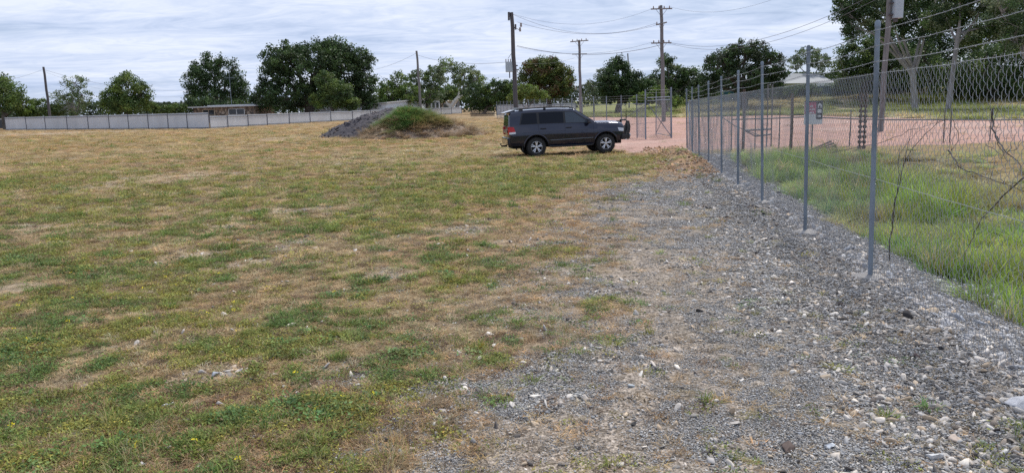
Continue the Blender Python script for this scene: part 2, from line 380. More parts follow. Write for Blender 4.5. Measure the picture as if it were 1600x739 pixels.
sp = mul(speck(vo, [(0.0, (0.35, 0.34, 0.33)), (0.35, (0.8, 0.8, 0.8)), (0.7, (1.1, 1.1, 1.12)), (1.0, (1.55, 1.55, 1.58))]),
         speck(vo2, [(0.0, (0.55, 0.53, 0.5)), (0.5, (0.95, 0.95, 0.95)), (1.0, (1.25, 1.26, 1.28))]))
c = mul(c, mul(c, sp), g2.outputs['Fac'], 'MIX')
t.links.new(c, b.inputs['Base Color']); b.inputs['Roughness'].default_value = 0.95; b.inputs['Specular IOR Level'].default_value = 0.15
bp = N(t, 'ShaderNodeBump', Strength=0.7, Distance=0.015); t.links.new(mathn(t, 'ADD', nf.outputs[0], vo.outputs['Distance']), bp.inputs['Height']); t.links.new(bp.outputs[0], b.inputs['Normal'])
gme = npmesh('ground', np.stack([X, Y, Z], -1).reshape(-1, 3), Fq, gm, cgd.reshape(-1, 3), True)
at_ = gme.attributes.new('stony', 'FLOAT', 'POINT')
at_.data.foreach_set('value', np.clip(np.maximum(mk['grav'], np.maximum(mk['red'] * 0.35, mk['pale'] * 0.35)), 0, 1).astype(np.float32).ravel())
struct(link(bpy.data.objects.new('ground', gme)))

# ------------------------------------------------------------------ scattering
def scatter(name, P, S, ROT, T, IDX, variants, label, cat=None):
    coll = bpy.data.collections.new(name + '_kinds')
    for i, me in enumerate(variants):
        coll.objects.link(bpy.data.objects.new('kind_%02d' % i, me))
    n = len(P); me = bpy.data.meshes.new(name); me.vertices.add(n); me.vertices.foreach_set('co', np.asarray(P, np.float32).ravel())
    def at3(nm, ty, v, f): q = me.attributes.new(nm, ty, 'POINT'); q.data.foreach_set(f, np.ascontiguousarray(v, dtype=np.int32 if ty == 'INT' else np.float32).ravel())
    at3('scl', 'FLOAT_VECTOR', S, 'vector'); at3('rot', 'FLOAT_VECTOR', ROT, 'vector'); at3('idx', 'INT', IDX, 'value')
    Tc = np.ones((n, 4)); Tc[:, :3] = T; at3('tint', 'FLOAT_COLOR', Tc, 'color')
    o = link(bpy.data.objects.new(name, me)); ng = bpy.data.node_groups.new(name, 'GeometryNodeTree')
    ng.interface.new_socket('Geometry', in_out='INPUT', socket_type='NodeSocketGeometry'); ng.interface.new_socket('Geometry', in_out='OUTPUT', socket_type='NodeSocketGeometry')
    gi = ng.nodes.new('NodeGroupInput'); go = ng.nodes.new('NodeGroupOutput'); ip = ng.nodes.new('GeometryNodeInstanceOnPoints')
    ci = ng.nodes.new('GeometryNodeCollectionInfo'); ci.inputs['Collection'].default_value = coll; ci.inputs['Separate Children'].default_value = True; ci.inputs['Reset Children'].default_value = True
    def na(nm, ty):
        q = ng.nodes.new('GeometryNodeInputNamedAttribute'); q.data_type = ty; q.inputs['Name'].default_value = nm; return q.outputs['Attribute']
    L = ng.links.new
    L(gi.outputs[0], ip.inputs['Points']); L(ci.outputs[0], ip.inputs['Instance']); ip.inputs['Pick Instance'].default_value = True
    L(na('idx', 'INT'), ip.inputs['Instance Index']); L(na('rot', 'FLOAT_VECTOR'), ip.inputs['Rotation']); L(na('scl', 'FLOAT_VECTOR'), ip.inputs['Scale'])
    L(ip.outputs[0], go.inputs[0]); md = o.modifiers.new('scatter', 'NODES'); md.node_group = ng
    return tag(o, label, cat, kind='stuff')

def blades(n, rad, l0, l1, wd, seed, lean=0.9, flatl=0.0):
    r = np.random.default_rng(seed); V = []; Fs = []; C = []
    for i in range(n):
        a = r.uniform(0, 6.283); q = rad * math.sqrt(r.random()); b0 = np.array([q * math.cos(a), q * math.sin(a), -0.004])
        d = a + r.normal(0, 1.2); ln = r.uniform(l0, l1); le = r.uniform(0.15, lean)
        if r.random() < flatl: le = 1.45; b0[2] = r.uniform(0.002, 0.02)
        dr = np.array([math.cos(d) * math.sin(le), math.sin(d) * math.sin(le), math.cos(le)]); le2 = min(le + 0.5, 1.5)
        dr2 = np.array([math.cos(d) * math.sin(le2), math.sin(d) * math.sin(le2), math.cos(le2)])
        sdv = np.array([-math.sin(d), math.cos(d), 0]) * wd * r.uniform(.7, 1.3) / 2
        mid = b0 + dr * ln * .55; tip = mid + dr2 * ln * .45; o = len(V)
        V += [b0 - sdv, b0 + sdv, mid + sdv * .9, mid - sdv * .9, tip + sdv * .15, tip - sdv * .15]; Fs += [(o, o + 1, o + 2, o + 3), (o + 3, o + 2, o + 4, o + 5)]
        k = r.uniform(0.65, 1.35); h = r.uniform(-.08, .12); C += [(k * (1 + h), k, k * (1 - h))] * 6
    return npmesh('blades', V, Fs, M['grass'], np.array(C))
def weeds(n, rad, s0, s1, ht, seed, aspect=0.5):
    r = np.random.default_rng(seed); V = []; Fs = []; C = []
    for i in range(n):
        a = r.uniform(0, 6.283); q = rad * r.random() ** 0.6; z = ht * r.random() * (1 - .5 * q / rad) + .002; c0 = np.array([q * math.cos(a), q * math.sin(a), z])
        d = r.uniform(0, 6.283); ln = r.uniform(s0, s1); ti = r.normal(0.25, 0.35)
        u = np.array([math.cos(d) * math.cos(ti), math.sin(d) * math.cos(ti), math.sin(ti)]) * ln
        ro = r.normal(0, .4); v = (np.array([-math.sin(d), math.cos(d), 0]) * math.cos(ro) + np.array([0, 0, 1]) * math.sin(ro)) * ln * aspect * .5
        o = len(V); V += [c0, c0 + u * .45 + v, c0 + u, c0 + u * .45 - v]; Fs.append((o, o + 1, o + 2, o + 3))
        k = r.uniform(0.6, 1.4); h = r.uniform(-.1, .15); C += [(k * (1 + h), k, k * (1 - h))] * 4
    return npmesh('weeds', V, Fs, M['grass'], np.array(C))
def rockV(r, sub=1, flatn=0.6):
    import bmesh
    bm = bmesh.new(); bmesh.ops.create_icosphere(bm, subdivisions=sub, radius=1)
    V = np.array([v.co[:] for v in bm.verts]); Fc = np.array([[v.index for v in f.verts] for f in bm.faces]); bm.free()
    for _ in range(9):
        n = r.normal(size=3); n /= np.linalg.norm(n); d = r.uniform(0.25, 0.7); k = V @ n; V = V - np.outer(np.maximum(k - d, 0), n)
    V *= 1 + r.normal(0, 0.03, (len(V), 1)); V *= 1.45 * np.array([r.uniform(.8, 1.5), r.uniform(.55, 1.0), flatn * r.uniform(.6, 1.2)]); return V, Fc
STC = np.array([[0.38, 0.375, 0.37], [0.28, 0.285, 0.295], [0.5, 0.49, 0.47], [0.20, 0.195, 0.19], [0.34, 0.29, 0.23], [0.10, 0.095, 0.095], [0.30, 0.27, 0.24], [0.62, 0.61, 0.6]])
STP = np.array([.22, .18, .13, .15, .10, .12, .09, .01])
def gravel_patch(n, rad, s0, s1, seed):
    r = np.random.default_rng(seed); VV = []; FF = []; CC = []; o = 0
    pool = [rockV(r, 1, 0.6) for _ in range(10)]
    for i in range(n):
        V, Fc = pool[i % 10]; a = r.uniform(0, 6.283); q = rad * math.sqrt(r.random()); s = s0 * (s1 / s0) ** (r.random() ** 2.0)
        cs, sn = math.cos(a * 3), math.sin(a * 3); Rm = np.array([[cs, -sn, 0], [sn, cs, 0], [0, 0, 1]])
        W = (V * s / 2) @ Rm.T + np.array([q * math.cos(a), q * math.sin(a), s * .12]); VV.append(W); FF.append(Fc + o); o += len(W)
        CC.append(np.repeat((STC[r.choice(8, p=STP)] * r.uniform(.8, 1.2))[None], len(W), 0))
    return npmesh('gravel', np.concatenate(VV), np.concatenate(FF), M['stone'], np.concatenate(CC))
def rock_mesh(seed, sub=2, col=(1, 1, 1), flatn=0.65):
    r = np.random.default_rng(seed); V, Fc = rockV(r, sub, flatn)
    return npmesh('rock', V * .5, Fc, M['stone'], np.outer(r.uniform(.85, 1.15, len(V)), col))

def sample(n, y0, y1, t0=-0.80, t1=0.80, p=1.0, extra=0.8):
    """positions with density falling off with distance"""
    u = rng.random(n); y = y0 * (y1 / y0) ** u; x = rng.uniform(t0, t1, n) * y + rng.uniform(-extra, extra, n) ; return x, y
def place(x, y, sink=0.0): return np.stack([x, y, G(x, y) - sink], -1)
def spin(n, tilt=0.12): return np.stack([rng.normal(0, tilt, n), rng.normal(0, tilt, n), rng.uniform(0, 6.283, n)], -1)
def lod(y, y0=7.0, p=0.8, mx_=6.0): return np.clip((y / y0) ** p, 1, mx_)
def vary(c, n, lo=.75, hi=1.25, hue=.08):
    k = rng.uniform(lo, hi, (n, 1)); h = rng.normal(0, hue, (n, 1)); return np.clip(np.asarray(c) * k * np.concatenate([1 + h, np.ones((n, 1)), 1 - h], 1), 0, 1)
mound_areas = []        # filled below, keeps tufts off the heaps
HEAP_C = flat(672, 219); HEAP_C = HEAP_C + np.array([0, 3.2])

# dry tufts over the whole field
wv = [weeds(46, 0.075, 0.008, 0.022, 0.035, 100 + i) for i in range(6)]
bv = [blades(46, 0.06, 0.03, 0.075, 0.0028, 200 + i, 1.2, 0.35) for i in range(6)]
gv = [blades(40, 0.045, 0.04, 0.10, 0.0042, 300 + i, 1.0, 0.1) for i in range(5)]
x, y = sample(70000, 2.3, 125); m = masks(x, y)
keep = (rng.random(len(x)) < (1 - m['grav'] * .94) * (1 - m['red'] * 0.97) * (1 - m['bei'] * .8) * (1 - m['spoil'] * .85) * (1 - m['pale'] * .45) * (0.45 + 0.55 * (1 - m['green']))) & ((m['s'] < -0.2) | (m['a'] > 28)) & (rng.random(len(x)) > sst(0.6, 0.8, m['nD']) * .6)
x, y = x[keep], y[keep]; n = len(x); m = {k: v[keep] for k, v in m.items()}
far = sst(25, 60, y)[:, None]; brn = rng.random(n) < .22 * (1 - sst(20, 40, y))
cc = np.array([0.49, 0.385, 0.235]) * (1 - far) + np.array([0.47, 0.35, 0.175]) * far
cc = mixc(cc, [0.43, 0.275, 0.16], sst(.5, .62, m['nC']) * .5 + m['edge'] * .1)
cc = mixc(cc, [0.25, 0.25, 0.07], np.clip(m['green'] * .8 + .1, 0, 1) * (rng.random(n) < .6))
cc = mixc(cc, [0.17, 0.115, 0.08], brn * 1.0)
S = (lod(y) * rng.uniform(.7, 1.25, n))[:, None] * np.array([1, 1, .5]); S[:, 2] *= (1 - .3 * sst(15, 50, y))
scatter('dry_grass', place(x, y), S, spin(n), vary(cc, n, .55, 1.35), rng.integers(0, 6, n), bv, 'short dry straw coloured grass covering the open yard', 'grass')
# green creeping weeds
x, y = sample(110000, 2.3, 90); m = masks(x, y)
keep = (rng.random(len(x)) < np.clip(m['green'] * (1.05 - .25 * sst(8, 16, y)) + .06, 0, 1) * (1 - m['grav'] * .97) * (1 - m['red']) * (1 - m['spoil'] * .9)) & (m['s'] < -0.2)
x, y = x[keep], y[keep]; n = len(x); m = {k: v[keep] for k, v in m.items()}
nr = 1 - sst(9, 20, y); tone = fbm(x, y, 1.1, 3, 31)
cc = mixc(np.broadcast_to(np.array([0.22, 0.245, 0.065]), (n, 3)).copy(), [0.125, 0.20, 0.055], nr * sst(.42, .6, tone))
cc = mixc(cc, [0.31, 0.30, 0.075], (1 - sst(.35, .55, tone)) * .8)
cc = mixc(cc, [0.28, 0.265, 0.07], sst(12, 22, y) * .75); cc = mixc(cc, [0.26, 0.18, 0.10], (rng.random(n) < .14) * 1.0)
S = (lod(y) * rng.uniform(.6, 1.35, n))[:, None] * np.array([1, 1, 1]); S[:, 2] *= (1 - .5 * sst(12, 40, y))
scatter('creeping_weeds', place(x, y), S, spin(n), vary(cc, n, .5, 1.4), rng.integers(0, 6, n), wv, 'low green creeping weeds spreading in patches through the dry grass', 'weeds')
# green blade tufts in clusters
x, y = sample(46000, 2.3, 80); m = masks(x, y); cl = fbm(x, y, 1.4, 3, 41)
keep = (rng.random(len(x)) < np.clip(m['green'] * 1.1 - .1, 0, 1) * (0.25 + .75 * sst(.5, .62, cl)) * (1 - m['grav'] * .93) * (1 - m['red'])) & (m['s'] < -0.2)
x, y = x[keep], y[keep]; n = len(x); cl = cl[keep]
cc = mixc(np.broadcast_to(np.array([0.28, 0.30, 0.075]), (n, 3)).copy(), [0.155, 0.235, 0.06], sst(.45, .7, cl))
S = (lod(y) * rng.uniform(.6, 1.3, n))[:, None] * np.array([1, 1, .68]); S[:, 2] *= (1 - .4 * sst(12, 40, y))
scatter('green_grass', place(x, y), S, spin(n), vary(cc, n), rng.integers(0, 5, n), gv, 'green grass tufts growing among the weeds of the yard', 'grass')
# broad-leaved weeds in dark clumps close by
dv = [weeds(60, 0.11, 0.016, 0.042, 0.07, 350 + i, .55) for i in range(5)]
x, y = sample(15000, 2.3, 26, -.78, .35); m = masks(x, y); cl = fbm(x, y, 1.9, 3, 47)
keep = (rng.random(len(x)) < np.clip(m['green'] * 1.2 - .15, 0, 1) * sst(.53, .63, cl)) & (m['grav'] < .5) & (m['s'] < -.2); x, y = x[keep], y[keep]; n = len(x)
cc = mixc(np.tile([0.10, 0.18, 0.055], (n, 1)), [0.17, 0.25, 0.09], (rng.random(n) < .3) * 1.0)
scatter('broadleaf_weeds', place(x, y), (lod(y, 9, .5, 2) * rng.uniform(.4, 1.1, n))[:, None] * np.array([1, 1, .75]), spin(n, .15), vary(cc, n, .6, 1.35), rng.integers(0, 5, n), dv, 'darker broad leaved weeds clumped in the near grass', 'weeds')
# taller seeding stalks
x, y = sample(1500, 2.3, 22, -.78, .3); m = masks(x, y); keep = (rng.random(len(x)) < sst(.52, .66, fbm(x, y, .7, 3, 49))) & (m['grav'] < .7); x, y = x[keep], y[keep]; n = len(x)
tall = [blades(14, 0.05, 0.10, 0.22, 0.0026, 380 + i, .7, .0) for i in range(4)]
scatter('seeding_stalks', place(x, y), rng.uniform(.5, 1.0, n)[:, None] * np.ones(3), spin(n, .1), vary(mixc(np.tile([0.38, 0.33, 0.17], (n, 1)), [0.22, 0.28, 0.07], (rng.random(n) < .55) * 1.0), n), rng.integers(0, 4, n), tall, 'thin taller grass stalks standing above the near turf', 'grass')
# yellow flowers
fl = [weeds(7, 0.012, 0.008, 0.014, 0.006, 400 + i, .8) for i in range(2)]
x, y = sample(900, 2.6, 9, -.75, .1); m = masks(x, y); keep = (m['green'] > .45) & (m['grav'] < .2) & (fbm(x, y, .8, 2, 44) > .5); x, y = x[keep][:45], y[keep][:45]; n = len(x)
P = place(x, y); P[:, 2] += 0.045
scatter('weed_flowers', P, np.full((n, 3), 1.0), spin(n, .4), np.tile([0.75, 0.62, 0.03], (n, 1)), rng.integers(0, 2, n), fl, 'tiny yellow flowers dotted over the near green weeds', 'flowers')

# gravel
gp = [gravel_patch(170, 0.16, 0.0045, 0.014, 500 + i) for i in range(5)] + [gravel_patch(110, 0.16, 0.006, 0.024, 520 + i) for i in range(5)]
x, y = sample(38000, 2.3, 30, -.35, .80); m = masks(x, y)
trk = np.exp(-((m['s'] + 2.25 + (m['nA'] - .5) * 1.4) / .55) ** 2) * (1 - sst(8, 13, y))
dens = np.clip(m['grav'] * 1.1 + .02 + m['pale'] * .2, 0, 1) * (1 - .75 * sst(.50, .62, m['nA']) * (m['s'] < -1.2)) * (1 - .8 * trk)
keep = (rng.random(len(x)) < dens) & (m['rank'] < .5) & (m['s'] < 2.0); x, y = x[keep], y[keep]; n = len(x); m = {k: v[keep] for k, v in m.items()}
cc = mixc(np.broadcast_to(np.array([1.50, 1.38, 1.24]), (n, 3)).copy(), [1.36, 1.20, 1.02], sst(.45, .62, m['nB']) * (m['s'] < 0) * .6)
S = (lod(y, 6, .7, 2.6) * rng.uniform(.75, 1.15, n))[:, None] * np.ones(3); S[:, 2] *= .8
scatter('gravel', place(x, y, .002), S, spin(n, .04), vary(cc, n, .85, 1.15, .02), rng.integers(0, 5, n) + 5 * (rng.random(n) < .12 + .8 * sst(-1.9, -.5, m['s'] + (m['nA'] - .5) * 1.5) + .5 * sst(.56, .62, m['nB'])), gp, 'crushed grey gravel spread along the fence', 'gravel')
rk = [rock_mesh(600 + i, 1 if i % 2 else 2) for i in range(10)]
x, y = sample(95000, 2.3, 30, -.5, .80, extra=.6); m = masks(x, y)
right = sst(-1.7, -.4, m['s'] + (m['nA'] - .5) * 1.2) * 1.0 + .18 * sst(.52, .62, m['nB']) * sst(-5, -3, m['s']); bandm = sst(-.1, .2, m['s']) * (1 - sst(1.5, 2.0, m['s']))
keep = rng.random(len(x)) < np.clip(m['grav'] * (right * .95 + .02 + bandm) + (.02 + .25 * m['pale']) * (y < 14), 0, 1) * (m['s'] < 2.0); x, y = x[keep], y[keep]; n = len(x); m = {k: v[keep] for k, v in m.items()}; bandm = bandm[keep]
sz = 0.013 * (3.6 ** (rng.random(n) ** 1.6)) * (1 + .8 * bandm) * lod(y, 9, .5, 1.8)
cc = STC[rng.choice(8, n, p=STP)] * np.array([1.30, 1.21, 1.11]); cc = mixc(cc, [0.36, 0.38, 0.42], bandm * .7 * (rng.random(n) < .6))
dk = (sst(11.2, 11.8, y) * (1 - sst(13.5, 14.5, y)) * (m['s'] < -.15) * (m['s'] > -1.1) * (rng.random(n) < .65)); cc = mixc(cc, [0.07, 0.065, 0.065], dk)
scatter('loose_stones', place(x, y) + np.stack([0 * x, 0 * x, sz * .12], -1), sz[:, None] * np.array([1, 1, 1.0]) * 1.25, spin(n, .5), vary(cc, n, .8, 1.2, .02), rng.integers(0, 10, n), rk, 'loose broken stones lying on the gravel by the fence', 'stones')
# earth clods on the spoil ridge
s_ = rng.uniform(-2.0, -.1, 5000); a_ = rng.uniform(11, 28, 5000); x = FA[0] + fd[0] * a_ + fn[0] * s_; y = FA[1] + fd[1] * a_ + fn[1] * s_; m = masks(x, y)
keep = rng.random(5000) < m['spoil'] * .8; x, y = x[keep], y[keep]; n = len(x); sz = rng.uniform(.04, .16, n) * rng.random(n) ** .6 + .03
scatter('earth_clods', place(x, y), sz[:, None] * np.ones(3), spin(n, .6), vary(np.tile([0.36, 0.235, 0.15], (n, 1)), n, .6, 1.4), rng.integers(0, 10, n), rk, 'brown earth clods heaped along the far half of the fence', 'earth')
# dry leaf litter/straw on the gravel edge
x, y = sample(9000, 2.3, 24, -.4, .8); m = masks(x, y); keep = rng.random(len(x)) < (m['edge'] * .6 + np.exp(-((m['s'] + .5) / .35) ** 2) * .4 * (m['nB'] > .54)) * .8; x, y = x[keep], y[keep]; n = len(x)
scatter('straw_litter', place(x, y), (lod(y) * rng.uniform(.6, 1.1, n))[:, None] * np.array([1, 1, .45]), spin(n), vary(np.tile([0.33, 0.25, 0.165], (n, 1)), n, .6, 1.2), rng.integers(0, 6, n), bv, 'brown dead grass litter between the weeds and the gravel', 'litter')
# rank grass beyond the fence
lv = [blades(60, 0.10, 0.16, 0.42, 0.007, 700 + i, .8, .08) for i in range(6)]
x, y = sample(26000, 3.0, 34, 0.25, 1.1, extra=1.2); m = masks(x, y)
bare = np.maximum(sst(.47, .57, fbm(x, y, .55, 3, 52)), blob(x, y, [ell(1560, 430, 80, 50), ell(1480, 250, 60, 6)], m['nB'])) * (1 - .5 * sst(9, 14, y)); keep = rng.random(len(x)) < m['rank'] * (1 - .85 * bare); x, y = x[keep], y[keep]; n = len(x); m = {k: v[keep] for k, v in m.items()}
cc = mixc(np.broadcast_to(np.array([0.34, 0.47, 0.10]), (n, 3)).copy(), [0.33, 0.27, 0.14], np.clip(sst(.5, .65, m['nA']) * .6 + sst(3.2, 6.5, m['s']) * .9, 0, 1))
cc = mixc(cc, [0.19, 0.32, 0.07], sst(.48, .58, fbm(x, y, 1.2, 2, 55)) * .7)
cc = mixc(cc, [0.42, 0.36, 0.2], (rng.random(n) < .16) * 1.0)
hs = (.7 + .3 * sst(1.6, 3, m['s'])) * rng.uniform(.6, 1.3, n) * (.32 + 1.3 * sst(.35, .7, fbm(x, y, .6, 3, 53))) * (1 - .75 * sst(3.5, 6.5, m['s']))
scatter('rank_grass', place(x, y), np.stack([lod(y, 10, .6, 2.2)] * 2 + [hs * lod(y, 12, .3, 1.3)], -1) * rng.uniform(.8, 1.2, (n, 1)), spin(n, .2), vary(cc, n, .55, 1.35), rng.integers(0, 6, n), lv, 'long bright green grass growing in the dip behind the fence', 'grass')
# lawn and verge beyond the red yard
x = rng.uniform(8, 110, 16000); y = rng.uniform(60, 135, 16000); m = masks(x, y)
keep = rng.random(len(x)) < np.clip(1 - m['red'] * 1.0 - m['bei'] * .7, 0, 1); x, y = x[keep], y[keep]; n = len(x)
cc = mixc(np.broadcast_to(np.array([0.26, 0.30, 0.10]), (n, 3)).copy(), [0.50, 0.45, 0.26], sst(.5, .6, fbm(x, y, .09, 3, 61)))
scatter('lawn_grass', place(x, y), np.stack([np.full(n, 5.), np.full(n, 5.), rng.uniform(.6, 1.6, n)], -1), spin(n, .05), vary(cc, n), rng.integers(0, 6, n), lv, 'unmown green and straw coloured verge grass beyond the red yard', 'grass')
#==PART2==
# ------------------------------------------------------------------ near chain-link fence
def chain_panel(L, H, seed, ripple=0.012, r=0.0024, name='chain_mesh'):
    a = 0.050; az = 0.044; ni = int(L / a); nj = int(H / az); V = []; Fs = []
    I, J = np.meshgrid(np.arange(ni), np.arange(nj + 1), indexing='ij')
    par = (I + J) % 2
    X = np.where(par == 0, I, I + 1) * a * L / (ni * a); Zc = J * az * H / (nj * az)
    Yc = np.where(par == 0, 0.004, -0.004)
    nX = fbm(X, Zc, 1.3, 3, seed); nY = fbm(X, Zc, 1.1, 3, seed + 1); nQ = fbm(X, Zc, 9, 2, seed + 5)
    X = X + (nX - .5) * ripple * 4 + (nQ - .5) * 0.012; Yc = Yc + (nY - .5) * 0.09 * np.sin(np.pi * np.clip(Zc / H, 0, 1)) ; Zc = Zc + (fbm(X, Zc, 6, 2, seed + 2) - .5) * 0.014
    # every strand bows between its knuckles
    def lerp(A): m_ = (A[:, 1:] + A[:, :-1]) / 2; o = np.empty((A.shape[0], A.shape[1] * 2 - 1)); o[:, 0::2] = A; o[:, 1::2] = m_; return o
    X2, Y2, Z2 = lerp(X), lerp(Yc), lerp(Zc); X2[:, 1::2] += 0.012; Z2[:, 1::2] += 0.005 * np.where(par[:, :-1] == 0, -1, 1)
    m = X2.shape[1]; P = np.stack([X2, Y2, Z2], -1)
    offs = np.array([[r, 0, 0], [-r * .5, r * .87, 0], [-r * .5, -r * .87, 0]]) * np.array([1.25, 1, 1])
    V = (P[:, :, None, :] + offs[None, None]).reshape(-1, 3)
    base = (np.arange(ni)[:, None] * m + np.arange(m - 1)[None]) * 3
    Fq = np.stack([np.stack([base + k, base + (k + 1) % 3, base + 3 + (k + 1) % 3, base + 3 + k], -1) for k in range(3)], 2).reshape(-1, 4)
    return npmesh(name, V, Fq, M['wire'])
panels = [chain_panel(3.0, 2.0, 900 + 7 * i) for i in range(3)]
def post_mesh(parent, p, H, r, lean=(0, 0), mat='galv', cap=True, name='post'):
    b = MB(); x, y, z = p; top = (x + lean[0], y + lean[1], z + H)
    b.tube([(x, y, z - .3), top], r, 14)
    if cap: b.tube([(top[0], top[1], top[2] - .035), (top[0], top[1], top[2] + .012), (top[0], top[1], top[2] + .03)], [r + .004, r + .004, r * .6], 14)
    return b.obj(name, M[mat], parent, True)
nf_ = thing('chain_link_fence', 'tall silver chain-link fence with barbed wire running beside the gravel on the right', 'fence', (0, 0, 0))
PA = [-6.6, -3.35, 0, 2.95, 6.45, 9.7, 12.85, 16.3, 19.7, 22.7, 25.46]; PH = 2.53
def fpt(a, s=0.0, z=0.0): return (FA[0] + fd[0] * a + fn[0] * s, FA[1] + fd[1] * a + fn[1] * s, z)
rr = np.random.default_rng(5); LEAN = {}
for i, a_ in enumerate(PA):
    ln = -0.055 + rr.normal(0, .008); LEAN[i] = ln; p = fpt(a_); p = (p[0], p[1], gz(p[0], p[1]) + .0)
    la = rr.normal(0, .018); post_mesh(nf_, p, PH - p[2] + rr.normal(0, .008), .024 if i < len(PA) - 1 else .032, (fn[0] * ln + fd[0] * la, fn[1] * ln + fd[1] * la))
    f = MB(); rad = .13 + .05 * rr.random(); n = 16; P = [(p[0], p[1], p[2] + .055)]
    rs = rad * (1 + .2 * rr.normal(size=n)); Fs = []
    for ring, (k, h) in enumerate(((.55, .05), (.9, .025), (1.1, -.05))):
        for j in range(n): t_ = 2 * math.pi * j / n; P.append((p[0] + rs[j] * k * math.cos(t_), p[1] + rs[j] * k * math.sin(t_), p[2] + h + .006 * rr.normal()))
    for j in range(n):
        Fs.append((0, 1 + j, 1 + (j + 1) % n))
        for q in range(2): A = 1 + q * n + j; B = 1 + q * n + (j + 1) % n; Fs.append((A, A + n, B + n, B))
    f.add(P, Fs); f.obj('concrete_footing', M['concrete'], nf_, True)
for i in range(len(PA) - 1):
    A = fpt(PA[i], .03); L = PA[i + 1] - PA[i]; B = fpt(PA[i + 1], .03)
    o = link(bpy.data.objects.new('chain_mesh', panels[i % 3]), nf_)
    zA = min(gz(A[0], A[1]), 0.05); o.location = (A[0], A[1], 0.03); o.rotation_euler = (0, 0, math.atan2(fd[1], fd[0])); o.scale = (L / 3.0, 1, 2.06 / 2.0)
def strand(parent, name, z, s, barbs, r=.002, sag=.02, mat='wire2'):
    b = MB()
    for i in range(len(PA) - 1):
        L = PA[i + 1] - PA[i]; k = 10; pts = []
        for j in range(k + 1):
            u = j / k; ln = (LEAN[i] * (1 - u) + LEAN[i + 1] * u) * z / PH
            pts.append(fpt(PA[i] + L * u, s + ln, z - sag * 4 * u * (1 - u) + rr.normal(0, .002)))
        b.tube(pts, r, 5)
        if barbs and PA[i] < 20:
            nb = int(L / .13)
            for j in range(nb):
                u = (j + .5) / nb; ln = (LEAN[i] * (1 - u) + LEAN[i + 1] * u) * z / PH; c = np.array(fpt(PA[i] + L * u, s + ln, z - sag * 4 * u * (1 - u)))
                for q in range(2):
                    d = rr.normal(size=3); d /= np.linalg.norm(d); b.tube([c - d * .016, c + d * .016], .0011, 3)
    return b.obj(name, M[mat], parent)
for z_ in (2.47, 2.325, 2.18): strand(nf_, 'barbed_wire', z_, -.028, True, .0030, .025)
for z_, r_ in ((2.075, .0028), (1.06, .0024), (.06, .0024)): strand(nf_, 'strainer_wire', z_, .025, False, r_, .008)
b = MB(); e = fpt(25.46, 0, 2.0); b.tube([e, fpt(23.6, .05, .25)], .021, 10); b.obj('brace', M['galv'], nf_, True)
b = MB(); b.tube([fpt(25.46, 0, 2.02), fpt(22.7, -.03, 2.02)], .019, 10); b.obj('top_rail', M['galv'], nf_, True)

# dead creepers caught in the mesh
def on_fence(px, py, s=.06):
    d = ray(px, py); o = np.array([0, 0, CAM_H]); q = (FA + fn * s); t = ((q[0]) * fn[0] + (q[1]) * fn[1]) / (d[0] * fn[0] + d[1] * fn[1]); return o + d * t
def creeper(label, paths):
    b = MB()
    for pts, r0 in paths:
        P = [on_fence(*p) for p in pts]; P2 = []
        for i in range(len(P) - 1):
            for u in (0, .25, .5, .75):
                a0 = P[max(i - 1, 0)]; a1 = P[i]; a2 = P[i + 1]; a3 = P[min(i + 2, len(P) - 1)]
                P2.append(.5 * (2 * a1 + (a2 - a0) * u + (2 * a0 - 5 * a1 + 4 * a2 - a3) * u * u + (3 * a1 - a0 - 3 * a2 + a3) * u ** 3) + rr.normal(0, .005, 3))
        P2.append(P[-1]); n = len(P2)
        r0 = r0 * .62; b.tube(P2, [r0 * (1 - .75 * i / n) for i in range(n)], 6)
        for _ in range(max(2, n // 3)):
            i = rr.integers(2, n - 1); q = P2[i]; dd = rr.normal(0, 1, 3) * .09; dd = dd - np.array([fn[0], fn[1], 0]) * (dd[0] * fn[0] + dd[1] * fn[1]) * .8; dd[2] += .05
            b.tube([q, q + dd * .5 + rr.normal(0, .008, 3), q + dd], [r0 * .4, r0 * .3, .0008], 4)
    o = b.obj('dead_vine', M['vine'], None, True); tag(o, label, 'dead vine', 'dead vines caught in the fence mesh'); return o
creeper('dead brown vine rising from the fence foot and arching right over two posts width', [([(1390, 408), (1394, 340), (1405, 290), (1413, 252), (1440, 215), (1470, 190), (1482, 186)], .009), ([(1394, 350), (1402, 300), (1404, 250), (1425, 215), (1452, 192)], .006),
    ([(1300, 238), (1370, 224), (1420, 205), (1480, 186)], .006), ([(1413, 252), (1424, 205), (1434, 190)], .004), ([(1488, 188), (1498, 212), (1488, 232), (1478, 246)], .005)])
creeper('thick dark dead vine hanging from mesh top in a long S curve', [([(1552, 168), (1551, 190), (1557, 215), (1575, 240), (1598, 268), (1625, 300)], .011), ([(1556, 212), (1565, 236), (1582, 236), (1600, 222)], .005), ([(1540, 225), (1560, 240), (1578, 242)], .004)])
creeper('dark dead vine curving low across the mesh to the picture edge', [([(1480, 236), (1498, 258), (1520, 270), (1560, 284), (1610, 304)], .010)])
creeper('thin dead vine zigzagging down from the low curving one to the gravel', [([(1600, 275), (1570, 305), (1535, 340), (1520, 370), (1506, 400), (1505, 452)], .008)])
creeper('wispy pale broken creeper standing up by the tall nearest post', [([(1365, 196), (1378, 160), (1393, 128), (1406, 108)], .004), ([(1300, 148), (1320, 120), (1312, 92), (1300, 80)], .003), ([(1570, 88), (1574, 66), (1590, 44), (1560, 30), (1553, 4)], .003)])

